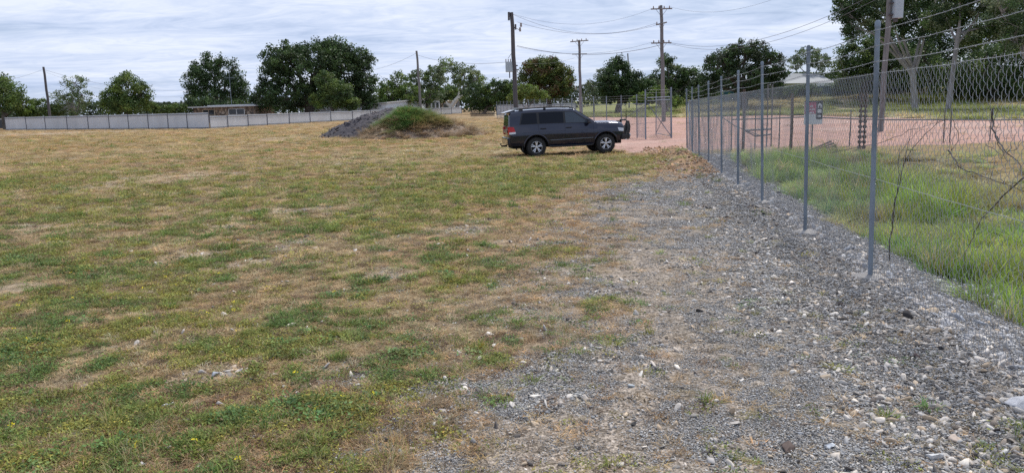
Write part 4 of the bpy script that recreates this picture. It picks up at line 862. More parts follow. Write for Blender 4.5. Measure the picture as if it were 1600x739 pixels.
b.tube([at(701, 176, 190), at(706, 166, 190), at(713, 156, 190), at(723, 150, 190)], [.7, .55, .5, .2], 8); b.tube([at(712, 157, 190), at(717, 150, 190), at(717, 143, 190)], [.45, .3, .1], 8); b.tube([at(705, 168, 190), at(698, 162, 190), at(697, 158, 190)], [.4, .3, .1], 8); b.obj('limb', M['deadwood'], dbx, True)

# ------------------------------------------------------------------ pipe rails and posts in the red yard
pr_ = thing('pipe_rail_fence', 'long low pipe rail fence crossing the red yard behind the mesh', 'fence', (0, 0, 0)); rail = [at(1144, 187, 32), at(1200, 185.5, 32), at(1257, 183, 32), at(1330, 186, 32.5), at(1400, 187.5, 33), at(1477, 187.5, 33.5), at(1550, 188, 34), at(1640, 186, 35)]
b = MB(); b.tube(rail, .028, 8); b.obj('rail', M['pipe'], pr_, True)
for px, Y in ((1144, 32), (1181, 32), (1219, 32), (1330, 32.5), (1477, 33.5), (1487, 33.6), (1550, 34), (1640, 35)):
    q = wpt(px, Y); tp2 = at(px, 165 if px < 1250 else 172, Y)[2]; b = MB(); b.tube([(q[0], q[1] + .03, gz(*q) - .1), (q[0], q[1] + .03, tp2)], .025, 6); b.obj('post', M['pipe'], pr_, True)
b = MB(); b.tube([at(1105, 168, 33), at(1150, 198, 31.5), at(1190, 213, 31)], .02, 6); b.obj('brace', M['pipe'], pr_, True)
cr = thing('cattle_crush_rail', 'short double pipe rail on thin posts left of brown timber post', 'rail', (0, 0, 0)); b = MB(); b.tube([at(1163, 204, 34), at(1204, 202, 34)], .04, 8); b.tube([at(1180, 213, 34), at(1206, 210, 34)], .04, 8); b.tube([at(1163, 204, 34), at(1180, 213, 34)], .03, 6); b.obj('rail', M['pipe'], cr, True)
for px in (1199, 1206): q = wpt(px, 34); b = MB(); b.tube([(q[0], q[1], gz(*q) - .1), (q[0], q[1], at(px, 132, 34)[2])], .03, 6); b.obj('post', M['pipe'], cr, True)
for px, y0, lab in ((1162, 140, 'brown weathered timber post left of the double pipe rail'), (1237, 146, 'brown weathered timber post beside the sign')):
    q = wpt(px, 31); z = gz(*q); b = MB(); zt = at(px, y0, 31)[2]; b.tube([(q[0], q[1], z - .2), (q[0] + .02, q[1], (z + zt) / 2), (q[0], q[1], zt)], [.062, .058, .052], 10); b.obj('timber_post', M['rust'], None, True); tag(COL.objects[-1], lab, 'post', 'brown posts in the red yard')
for px, lab in ((1345, 'left rusty twisted iron post of the pair beside the nearest fence post'), (1352, 'right rusty twisted iron post of the pair beside the nearest fence post')):
    q = wpt(px, 30.5); z = gz(*q); zt = at(px, 145, 30.5)[2]; b = MB(); V = []; Fs = []; n = 40
    for i in range(n + 1):
        a_ = i * .9; zz2 = z - .1 + (zt - z + .1) * i / n
        for k in range(4): th = a_ + k * math.pi / 2; rx_ = .09 if k % 2 == 0 else .03; V.append((q[0] + rx_ * math.cos(th), q[1] + rx_ * math.sin(th), zz2))
    for i in range(n):
        for k in range(4): A = i * 4 + k; B = i * 4 + (k + 1) % 4; Fs.append((A, B, B + 4, A + 4))
    b.add(V, Fs); b.obj('iron_post', M['rust'], None); tag(COL.objects[-1], lab, 'post', 'brown posts in the red yard')
hw_ = thing('rusty_harrow', 'dark rusty harrow frame lying on the ground below the sign', 'harrow', (0, 0, 0)); q = wpt(1268, 28.5); q2 = wpt(1308, 29.6)
for k in range(3): o_ = np.array([.05 * k, .35 * k]); b = MB(); b.tube([(*(q + o_), gz(*(q + o_)) + .08), (*(q2 + o_), gz(*(q2 + o_)) + .22 + .05 * k)], .035, 6); b.obj('bar', M['rust'], hw_)
b = MB()
for k in range(9): u = k / 8; c_ = q + (q2 - q) * u; z = gz(*c_); b.tube([(c_[0], c_[1], z + .1 + .14 * u), (c_[0] + .1, c_[1] + .7, z + .1 + .18 * u)], .018, 5); b.tube([(c_[0], c_[1], z + .12 + .14 * u), (c_[0], c_[1], z)], .014, 4)
b.obj('tines', M['rust'], hw_)
# sign
M['sblack'] = pbr('sign_black', (.02, .02, .025), .4); M['sred'] = pbr('sign_red', (.42, .10, .16), .5, 0, 9, .3); M['swhite'] = pbr('sign_white', (.6, .6, .64), .5)
sg = thing('warning_sign', 'small red and white sign with black side strip fixed behind the mesh', 'sign', (0, 0, 0)); cs = at(1271, 176.5, 27); 
b = MB(); b.box(cs, (.64, .025, .80)); b.obj('backing', M['swhite'], sg)
b = MB(); b.box(cs + (0, -.016, .385), (.64, .008, .04)); b.box(cs + (.2, -.016, .07), (.22, .008, .59)); b.obj('black_strip', M['sblack'], sg)
b = MB(); b.box(cs + (-.115, -.016, .16), (.39, .008, .40)); b.obj('red_panel', M['sred'], sg)
b = MB()
for k, (w2, x0) in enumerate(((.20, -.13), (.30, -.115), (.26, -.115))): 
    for j in range(5): b.box(cs + (x0 - w2 / 2 + w2 * (j + .5) / 5, -.023, .22 - k * .11), (w2 / 7, .004, .055))
b.obj('faded_lettering', M['swhite'], sg)
b = MB(); e = cs + (.2, -.023, .0); P = [e + (-.07, 0, .16), e + (.07, 0, .16), e + (.07, 0, .26), e + (0, 0, .33), e + (-.07, 0, .26)]; b.add([p_ for p_ in P] + [p_ - np.array([0, .005, 0]) for p_ in P], [(5, 6, 7, 8, 9), (0, 1, 6, 5), (1, 2, 7, 6), (2, 3, 8, 7), (3, 4, 9, 8), (4, 0, 5, 9)])
b.box(e + (0, -.004, .05), (.14, .006, .12)); b.box(e + (0, -.004, -.12), (.12, .006, .06)); b.obj('house_symbol', M['swhite'], sg)
b = MB(); b.box(e + (0, -.009, .20), (.05, .004, .07)); b.obj('symbol_door', M['sblack'], sg)
b = MB(); q = (cs[0] - .0, cs[1] + .05); b.tube([(q[0], q[1], gz(*q) - .1), (q[0], q[1], cs[2] + .3)], .025, 8); b.obj('stake', M['pipe'], sg, True)
#==PART3==
# ------------------------------------------------------------------ trees
def tree(name, label, bpx, Y, lobes, N_=9000, leaf=.30, cols=((.05, .085, .03),), tr=.35, bark='bark', fork=.35, group='trees beyond the fences', seed=0, depthk=.85, holes=.55, elong=1.0, droop=0.0, limbs=16, clump=1.0, cw=None, kind=None):
    r = np.random.default_rng(1000 + seed); root = thing(name, label, 'tree' if name != 'shrub' else 'shrub', (0, 0, 0), 0, group)
    xb = wpt(bpx, Y); base = np.array([xb[0], Y, gz(xb[0], Y)]); LB = []
    for i, l in enumerate(lobes):
        c = at(l[0], l[1], Y); c[1] = Y; k = Y / FPX; rx, rz = l[2] * k, l[3] * k; ry = rx * depthk; c[1] += r.normal(0, .25) * rx * (len(lobes) > 1); LB.append((c, np.array([rx, ry, rz])))
    vol = np.array([(l[1][0] * l[1][2]) for l in LB]); vol = vol / vol.sum()
    size = max(l[1][2] for l in LB); rc = np.clip(.22 * size, .35, 1.3) * clump
    nc = int(max(30, sum(l[1][0] * l[1][2] for l in LB) / (rc * rc) * 4.2 * holes / .55)); 
    cen = []; nrm = []
    for _ in range(nc):
        i = r.choice(len(LB), p=vol); d = r.normal(size=3); d /= np.linalg.norm(d); q = r.uniform(.35, 1.0) ** .5
        cen.append(LB[i][0] + LB[i][1] * d * (q - .12)); nrm.append(d)
    cen = np.array(cen); nrm = np.array(nrm); zmin = base[2] + .5; cen = cen[cen[:, 2] > zmin]; nrm = nrm[:len(cen)]
    nc = len(cen); cid = r.integers(0, nc, N_); crs = r.uniform(.6, 1.25, nc) * rc; cc_ = np.asarray(cols)[r.choice(len(cols), nc, p=cw)] * r.uniform(.72, 1.35, (nc, 1))
    g = r.normal(size=(N_, 3)) * .55; g /= np.maximum(1, np.linalg.norm(g, axis=1, keepdims=True) / 1.15)
    P = cen[cid] + g * crs[cid][:, None] * np.array([1, 1, .8]); P[:, 2] = np.maximum(P[:, 2], base[2] + .1)
    nv = r.normal(size=(N_, 3)) + np.array([0, -.0, .55]) + g * .8; nv /= np.linalg.norm(nv, axis=1, keepdims=True); t1 = np.cross(nv, r.normal(size=(N_, 3))); 
    if droop: t1 = t1 * (1 - droop) + np.array([0, 0, -1.2]) * droop + r.normal(size=(N_, 3)) * .25
    t1 /= np.linalg.norm(t1, axis=1, keepdims=True); t2 = np.cross(nv, t1); t2 /= np.linalg.norm(t2, axis=1, keepdims=True)
    s = leaf * r.uniform(.55, 1.3, (N_, 1)); a_ = t1 * s * .5 * elong; b_ = t2 * s * .32
    V = np.stack([P - a_, P + b_ + nv * s * .06, P + a_, P - b_ + nv * s * .06], 1).reshape(-1, 3); Fq = np.arange(N_ * 4).reshape(-1, 4)
    cl = cc_[cid] * r.uniform(.75, 1.3, (N_, 1)); cl = np.repeat(np.clip(cl, 0, 1), 4, 0)
    me = npmesh('crown', V, Fq, M['leaf'], cl); link(bpy.data.objects.new('crown', me), root)
    b = MB(); mid = np.average([l[0] for l in LB], axis=0, weights=vol); H = mid[2] - base[2]; fk = base + np.array([(mid[0] - base[0]) * .3, 0, H * fork * 1.2])
    b.tube([base - (0, 0, .3), base * .5 + fk * .5 + r.normal(0, tr * .3, 3), fk], [tr * 1.2, tr * .95, tr * .85], 9)
    tg = [l[0] for l in LB] + [cen[k] for k in r.choice(nc, min(nc, limbs), replace=False)]
    for k, q in enumerate(tg):
        s0 = base + (fk - base) * (r.uniform(.72, 1.0) if k else 1.0)
        if k >= len(LB): s0 = LB[int(np.argmin([np.linalg.norm(l[0] - q) for l in LB]))][0]
        q = np.array(q); m1 = s0 + (q - s0) * .5 + np.array([0, 0, .12 * np.linalg.norm(q - s0)]) * r.uniform(.2, 1.2) + r.normal(0, .05 * np.linalg.norm(q - s0), 3)
        w0 = tr * (.55 if k < len(LB) else .3); b.tube([s0, (s0 + m1) / 2 + r.normal(0, .1, 3), m1, (m1 + q) / 2 + r.normal(0, .12, 3), q], [w0, w0 * .8, w0 * .6, w0 * .4, w0 * .12], 6)
        if k < len(LB):
            for _ in range(4): e = q + r.uniform(-1, 1, 3) * LB[k][1] * .6; b.tube([q * .6 + m1 * .4, (q + e) / 2, e], [w0 * .35, w0 * .22, .02], 5)
    b.obj('trunk', M[bark], root, True); return root
DK = ((.055, .095, .035), (.075, .125, .04), (.042, .072, .032)); MD = ((.09, .145, .04), (.07, .115, .038), (.13, .18, .05)); LT = ((.16, .23, .05), (.11, .17, .04), (.20, .25, .065)); EU = ((.15, .19, .10), (.10, .14, .07), (.21, .24, .14)); MG = ((.10, .13, .035), (.15, .095, .045), (.07, .105, .03), (.15, .17, .04))
tree('mango_tree', 'yellow-green rounded tree cut by the left picture edge', 8, 138, [(-20, 145, 42, 36), (12, 150, 30, 30), (35, 165, 22, 20)], 14000, .34, LT + MD, .5, seed=1)
tree('shrub', 'low dark bush in front of far left pole foot', 62, 140, [(62, 168, 22, 16), (45, 176, 18, 10), (85, 172, 14, 12)], 5000, .3, MD, .2, seed=2)
tree('bare_tree', 'half bare tree with thin twigs right of the far left pole', 118, 142, [(115, 165, 32, 20), (100, 152, 22, 14), (132, 150, 18, 16), (118, 130, 22, 16, .2)], 5200, .26, EU + MD, .22, 'gum', limbs=44, holes=.4, seed=3)
tree('rain_tree', 'round yellowish green tree between bare tree and upright tree', 197, 138, [(200, 138, 30, 27), (175, 152, 22, 20), (218, 150, 20, 22), (195, 165, 40, 16)], 17000, .3, LT + MD + MD, .45, seed=4)
tree('shrub', 'dark low bushes between round tree and the stone house', 262, 150, [(252, 172, 16, 10), (278, 170, 20, 9), (240, 168, 10, 10)], 4500, .3, MD, .2, seed=5)
tree('fig_tree', 'dark upright tree with spiky top left of the biggest tree', 345, 158, [(340, 128, 40, 38), (312, 130, 22, 30), (368, 138, 22, 30), (305, 110, 10, 16), (322, 96, 10, 14), (345, 94, 8, 14), (366, 104, 8, 14), (340, 158, 48, 14), (300, 148, 12, 10)], 22000, .36, DK + ((.05, .085, .03),), .5, seed=6, clump=.8)
tree('great_fig_tree', 'biggest dark spreading tree dominating the left horizon', 480, 150, [(490, 105, 72, 42), (450, 95, 42, 32), (540, 110, 44, 42), (425, 120, 26, 34), (570, 135, 22, 34), (500, 85, 60, 24), (460, 150, 58, 26), (530, 150, 55, 26), (410, 155, 18, 22), (525, 75, 35, 14), (576, 160, 18, 20), (560, 95, 24, 24)], 56000, .4, DK + ((.045, .07, .03),), 1.0, seed=7, clump=.75)
tree('young_tree', 'fresher green tree against the right foot of the biggest tree', 520, 137, [(508, 128, 18, 22), (530, 148, 24, 24), (548, 160, 14, 13), (500, 155, 20, 16)], 12000, .30, DK + MD + MD + LT[:1], .3, seed=8)
tree('leafy_tree', 'mid green loose tree just right of the biggest tree', 610, 165, [(605, 145, 24, 24), (622, 130, 20, 20), (640, 145, 24, 22), (600, 162, 22, 14)], 11000, .36, MD + LT, .35, seed=9, holes=.45)
tree('leafy_tree', 'grey-green tree directly behind the slim plain pole', 668, 172, [(655, 128, 20, 20), (678, 122, 20, 22), (665, 148, 34, 18)], 9000, .36, EU + MD, .35, seed=10, holes=.42)
tree('gum_tree', 'tall airy gum tree with pale stem behind the white building', 717, 205, [(700, 104, 20, 14), (725, 118, 24, 20), (745, 125, 18, 22), (712, 140, 26, 16), (690, 118, 12, 14)], 8500, .42, EU + LT, .4, 'gum', seed=11, holes=.35, limbs=26, droop=.4)
tree('shrub', 'dark round bush above the long pale shed', 688, 192, [(684, 148, 22, 14), (705, 146, 14, 12)], 6000, .4, DK + LT, .3, seed=12)
tree('leafy_tree', 'dark dense tree behind the end of the steel fence', 755, 172, [(745, 150, 30, 20), (775, 145, 28, 22), (800, 142, 22, 22), (760, 165, 40, 10), (795, 160, 20, 14)], 18000, .38, DK + MD, .4, seed=13)
tree('mango_tree', 'rounded mango tree with reddish new leaves right of the dark pole', 858, 128, [(855, 112, 36, 24), (835, 118, 28, 26), (880, 125, 24, 28), (860, 140, 42, 20), (850, 100, 24, 14)], 26000, .3, MG, .5, seed=14, cw=[.35, .24, .24, .17])
tree('shrub', 'spreading yellow-green shrub below the mango tree', 826, 120, [(822, 143, 22, 12), (842, 150, 18, 10), (806, 152, 14, 10)], 8000, .24, LT, .2, seed=15, cw=[.4, .3, .3])
tree('shrub', 'straggly pale shrub between short pole and dark bushy tree', 928, 130, [(924, 138, 12, 16), (935, 150, 14, 14), (918, 154, 14, 8), (936, 118, 8, 10)], 2600, .22, EU, .15, seed=16, holes=.35)
tree('fig_tree', 'dark bushy tree between short pole and the tallest pole', 968, 118, [(965, 118, 28, 26), (950, 132, 20, 24), (990, 135, 22, 24), (968, 148, 40, 16), (966, 100, 16, 12), (1010, 138, 14, 18)], 24000, .28, DK, .5, seed=17)
tree('leafy_tree', 'grey-green tree directly behind the tallest pole', 1045, 125, [(1030, 130, 22, 22), (1058, 120, 26, 22), (1045, 150, 40, 16), (1080, 130, 22, 28), (1042, 98, 14, 12)], 17000, .3, EU + DK + MD, .4, seed=18, holes=.45)
tree('shrub', 'bright mid green bush by the fence end post', 1045, 110, [(1030, 150, 18, 16), (1050, 158, 20, 10), (1005, 155, 22, 10)], 8000, .26, LT + MD, .2, seed=19)
tree('poinciana_tree', 'broad dark umbrella tree beyond the fence end', 1160, 108, [(1160, 95, 50, 26), (1125, 100, 32, 24), (1195, 100, 32, 24), (1165, 76, 38, 14), (1150, 125, 50, 20), (1215, 120, 22, 16), (1110, 130, 22, 20), (1190, 135, 40, 14)], 30000, .26, DK + ((.06, .075, .05),), .6, seed=20, limbs=36, holes=.5)
tree('shrub', 'dense dark hedge of bushes under the broad umbrella tree', 1160, 118, [(1100, 150, 30, 14), (1150, 150, 40, 12), (1205, 146, 36, 12), (1255, 142, 30, 10)], 12000, .3, DK + MD, .2, seed=21)
tree('gum_tree', 'pale airy gum tree above the pale house roof', 1268, 160, [(1262, 88, 24, 16), (1282, 98, 18, 14), (1245, 100, 14, 14)], 4200, .34, EU, .3, 'gum', seed=22, holes=.35, droop=.5, limbs=24)
G_ = 'big trees on the right beyond the mesh'
tree('gum_tree', 'big gum with pale forked trunk behind the nearest fence post', 1430, 96, [(1400, -30, 70, 40), (1470, -10, 60, 40), (1345, 8, 34, 30), (1440, 40, 50, 20), (1330, 40, 18, 22), (1315, 15, 18, 20), (1380, 30, 34, 24)], 30000, .27, EU + DK + DK, .36, 'gum', seed=23, limbs=30, holes=.36, droop=.35, fork=.34, group=G_, elong=1.1)
tree('gum_tree', 'gum with straight pale trunk right of the forked one', 1480, 88, [(1500, -40, 70, 40), (1540, 0, 60, 36), (1490, 25, 40, 24), (1580, 40, 40, 30), (1530, 55, 36, 18)], 28000, .26, EU + DK + MD, .27, 'gum', seed=24, limbs=30, holes=.38, droop=.35, fork=.62, group=G_)
tree('fig_tree', 'dense dark green tree behind the pale blue box', 1345, 112, [(1340, 85, 44, 34), (1375, 70, 30, 36), (1320, 108, 34, 22), (1350, 125, 54, 16), (1400, 100, 36, 34)], 26000, .28, DK + MD, .6, seed=25, group=G_)
tree('fig_tree', 'dense dark tree closing the view right of the straight gum trunk', 1550, 108, [(1520, 110, 50, 36), (1570, 95, 50, 40), (1620, 100, 50, 50), (1460, 128, 40, 24), (1540, 135, 70, 18), (1600, 140, 50, 22), (1440, 100, 30, 30)], 32000, .28, DK + MD + ((.07, .11, .03),), .6, seed=26, group=G_)
tree('gum_tree', 'tall gum whose thin branches reach over the picture edge', 1610, 78, [(1600, -20, 60, 50), (1570, 20, 30, 26), (1640, 40, 50, 40), (1585, 60, 20, 20)], 13000, .22, EU + DK, .4, 'gum', seed=27, limbs=34, holes=.34, droop=.4, group=G_)
tree('fig_tree', 'dark green tree filling the view between the two pale gum trunks', 1455, 122, [(1450, 70, 44, 40), (1420, 100, 40, 34), (1490, 90, 40, 40), (1400, 60, 30, 30), (1530, 60, 50, 40), (1450, 120, 60, 22), (1370, 20, 46, 34), (1480, 5, 60, 40), (1580, 25, 60, 45), (1420, -10, 50, 36)], 52000, .3, DK + DK + MD, .4, seed=28, group=G_)
tree('shrub', 'dark low shrubs along the grass bank left of the gum trunks', 1370, 118, [(1310, 136, 26, 9), (1345, 134, 36, 10), (1390, 136, 30, 12), (1425, 134, 24, 12)], 9000, .26, DK + MD, .2, seed=29, group=G_)
tree('shrub', 'dark low shrubs along the grass bank right of the gum trunks', 1520, 112, [(1500, 140, 30, 14), (1550, 146, 34, 14), (1600, 150, 36, 16)], 9000, .26, DK + MD, .2, seed=30, group=G_)
# far hedge line that closes the horizon
r = np.random.default_rng(77); Nn = 60000; xx = r.uniform(-260, 330, Nn); yy = 232 + r.normal(0, 4, Nn); hh = 3.2 + 3.2 * fbm(xx, yy * 0, .06, 4, 88) + 1.5 * fbm(xx, yy * 0, .3, 3, 89); zz3 = base_z(xx, yy) + hh * r.random(Nn) ** .7
nv = r.normal(size=(Nn, 3)); nv /= np.linalg.norm(nv, axis=1, keepdims=True); t1 = np.cross(nv, r.normal(size=(Nn, 3))); t1 /= np.linalg.norm(t1, axis=1, keepdims=True); t2 = np.cross(nv, t1); s = r.uniform(.5, 1.2, (Nn, 1)); P = np.stack([xx, yy, zz3], -1)
V = np.stack([P - t1 * s * .5, P + t2 * s * .35, P + t1 * s * .5, P - t2 * s * .35], 1).reshape(-1, 3); k = (fbm(xx, zz3, .15, 3, 90) > .5)
cl = np.where(k[:, None], np.array([[.055, .085, .035]]), np.array([[.04, .06, .03]])) * r.uniform(.7, 1.3, (Nn, 1)); me = npmesh('distant_bushland', V, np.arange(Nn * 4).reshape(-1, 4), M['leaf'], np.repeat(cl, 4, 0))
tag(link(bpy.data.objects.new('distant_bushland', me)), 'far dark band of bush along the horizon', 'bushland', kind='stuff')
#==PART4==
# ------------------------------------------------------------------ the car
M.update(paint=pbr('dark_grey_paint', (.014, .018, .038), .14, .45, coat=.85, spec=.3), trim=pbr('black_trim', (.012, .012, .014), .55), cglass=pbr('tinted_glass', (.006, .008, .014), .06, spec=.22), cglass2=pbr('front_glass', (.055, .07, .09), .06, spec=.4),
    alloy=pbr('alloy_rim', (.62, .63, .65), .28, .7), tyre=pbr('tyre_rubber', (.018, .018, .019), .85, 0, 30, .3, .3), redl=pbr('red_lamp', (.42, .006, .012), .3, coat=.3, spec=.3), clearl=pbr('clear_lamp', (.55, .57, .6), .15, .2, coat=.6), chrome=pbr('chrome', (.6, .61, .63), .15, .9), under=pbr('underbody', (.01, .01, .01), .95))
# stations: x, then (y, z) of sill, low, mid, belt, glass top, roof edge, roof inner, centre
ST = [(-2.50, [(.74, .55), (.80, .66), (.82, .90), (.80, 1.22), (.72, 1.34), (.66, 1.37), (.34, 1.39), (0, 1.40)]),
      (-2.45, [(.84, .50), (.90, .62), (.92, .90), (.88, 1.27), (.76, 1.62), (.68, 1.70), (.36, 1.72), (0, 1.73)]),
      (-2.38, [(.88, .48), (.94, .62), (.955, .90), (.91, 1.29), (.78, 1.74), (.67, 1.82), (.36, 1.84), (0, 1.845)]),
      (-2.10, [(.90, .46), (.96, .62), (.975, .92), (.905, 1.30), (.77, 1.76), (.67, 1.85), (.36, 1.885), (0, 1.895)]),
      (-1.40, [(.90, .40), (.965, .60), (.985, .94), (.905, 1.30), (.77, 1.77), (.665, 1.87), (.36, 1.905), (0, 1.915)]),
      (-.50, [(.90, .37), (.96, .58), (.98, .94), (.905, 1.29), (.77, 1.77), (.665, 1.87), (.36, 1.905), (0, 1.915)]),
      (.20, [(.90, .37), (.96, .58), (.975, .94), (.90, 1.27), (.76, 1.73), (.655, 1.83), (.36, 1.865), (0, 1.875)]),
      (.45, [(.90, .37), (.96, .58), (.975, .94), (.895, 1.26), (.78, 1.60), (.69, 1.68), (.38, 1.73), (0, 1.745)]),
      (.75, [(.90, .37), (.96, .58), (.975, .94), (.89, 1.245), (.82, 1.42), (.75, 1.475), (.41, 1.51), (0, 1.525)]),
      (1.00, [(.90, .38), (.965, .58), (.975, .94), (.89, 1.20), (.85, 1.285), (.80, 1.315), (.44, 1.335), (0, 1.345)]),
      (1.10, [(.90, .40), (.97, .58), (.98, .94), (.93, 1.17), (.88, 1.24), (.78, 1.27), (.44, 1.30), (0, 1.305)]),
      (1.60, [(.90, .45), (.97, .62), (.985, .92), (.92, 1.15), (.87, 1.225), (.76, 1.26), (.42, 1.29), (0, 1.295)]),
      (2.00, [(.88, .50), (.94, .64), (.955, .90), (.90, 1.11), (.84, 1.19), (.73, 1.23), (.40, 1.265), (0, 1.27)]),
      (2.18, [(.82, .52), (.88, .65), (.89, .86), (.85, 1.06), (.78, 1.14), (.69, 1.18), (.38, 1.21), (0, 1.215)]),
      (2.28, [(.68, .54), (.74, .66), (.76, .84), (.74, .97), (.69, 1.02), (.62, 1.05), (.35, 1.07), (0, 1.075)])]
SX = np.array([s[0] for s in ST]); SP = np.array([s[1] for s in ST]); AX = (-1.425, 1.425); WR = .39; ARCH = .475
def sec(x): return np.stack([[np.interp(x, SX, SP[:, i, k]) for k in range(2)] for i in range(8)])
def side_y(x, z): s_ = sec(x); return float(np.interp(z, s_[:7, 1], s_[:7, 0]))
def arch(x):
    zb = -1
    for a_ in AX:
        if abs(x - a_) < ARCH: zb = max(zb, WR + math.sqrt(ARCH ** 2 - (x - a_) ** 2))
    return zb
def build_body(root, paint):
    xs = sorted(set(list(np.arange(-2.50, 2.281, .035)) + [a_ + sg * ARCH * k for a_ in AX for sg in (-1, 1) for k in (.999, .97, .9)] + list(SX)))
    V = []; Fs = []; K = 22
    for x in xs:
        s_ = sec(x); ts = np.array([0, .6, 1, 2, 3, 4, 5, 6, 7.0]); zmin = max(s_[0, 1], arch(x))
        # smooth section by arc parameters
        par = np.linspace(0, 7, K); yy_ = np.interp(par, range(8), s_[:, 0]); z_ = np.interp(par, range(8), s_[:, 1])
        yb = float(np.interp(zmin, s_[:5, 1], s_[:5, 0])); low = z_ < zmin; nlow = int(low.sum())
        if nlow: z_[low] = zmin + np.linspace(0, .012, nlow); yy_[low] = [float(np.interp(q, s_[:5, 1], s_[:5, 0])) for q in z_[low]]
        V += [(x, -a, b) for a, b in zip(yy_, z_)] + [(x, a, b) for a, b in zip(yy_[:-1][::-1], z_[:-1][::-1])]
    m_ = 2 * K - 1
    for i in range(len(xs) - 1):
        for k in range(m_ - 1): a_ = i * m_ + k; Fs.append((a_, a_ + 1, a_ + m_ + 1, a_ + m_))
    Fs.append(tuple(range(m_))); Fs.append(tuple(range((len(xs) - 1) * m_, len(xs) * m_)))
    return MB().add(V, Fs).obj('body', paint, root, True)
def panel(poly_top, poly_bot, sgn, off, n=16, nz=5):
    """patch lying on the body side between two curves z(x)"""
    x0, x1 = poly_bot[0][0], poly_bot[-1][0]; V = []; Fs = []
    tx = [p[0] for p in poly_top]; tz = [p[1] for p in poly_top]; bx = [p[0] for p in poly_bot]; bz = [p[1] for p in poly_bot]
    for i in range(n + 1):
        u = i / n
        for j in range(nz + 1):
            v = j / nz; xb = x0 + (x1 - x0) * u; xt = tx[0] + (tx[-1] - tx[0]) * u; x = xb * (1 - v) + xt * v
            z = np.interp(xb, bx, bz) * (1 - v) + np.interp(xt, tx, tz) * v; V.append((x, sgn * (side_y(x, z) + off), z))
    for i in range(n):
        for j in range(nz): a_ = i * (nz + 1) + j; Fs.append((a_, a_ + 1, a_ + nz + 2, a_ + nz + 1))
    return V, Fs
def strip(pts, sgn, w_, off=.004):
    b = MB()
    P = [(x, sgn * (side_y(x, z) + off), z) for x, z in pts]; b.tube(P, w_, 5); return b
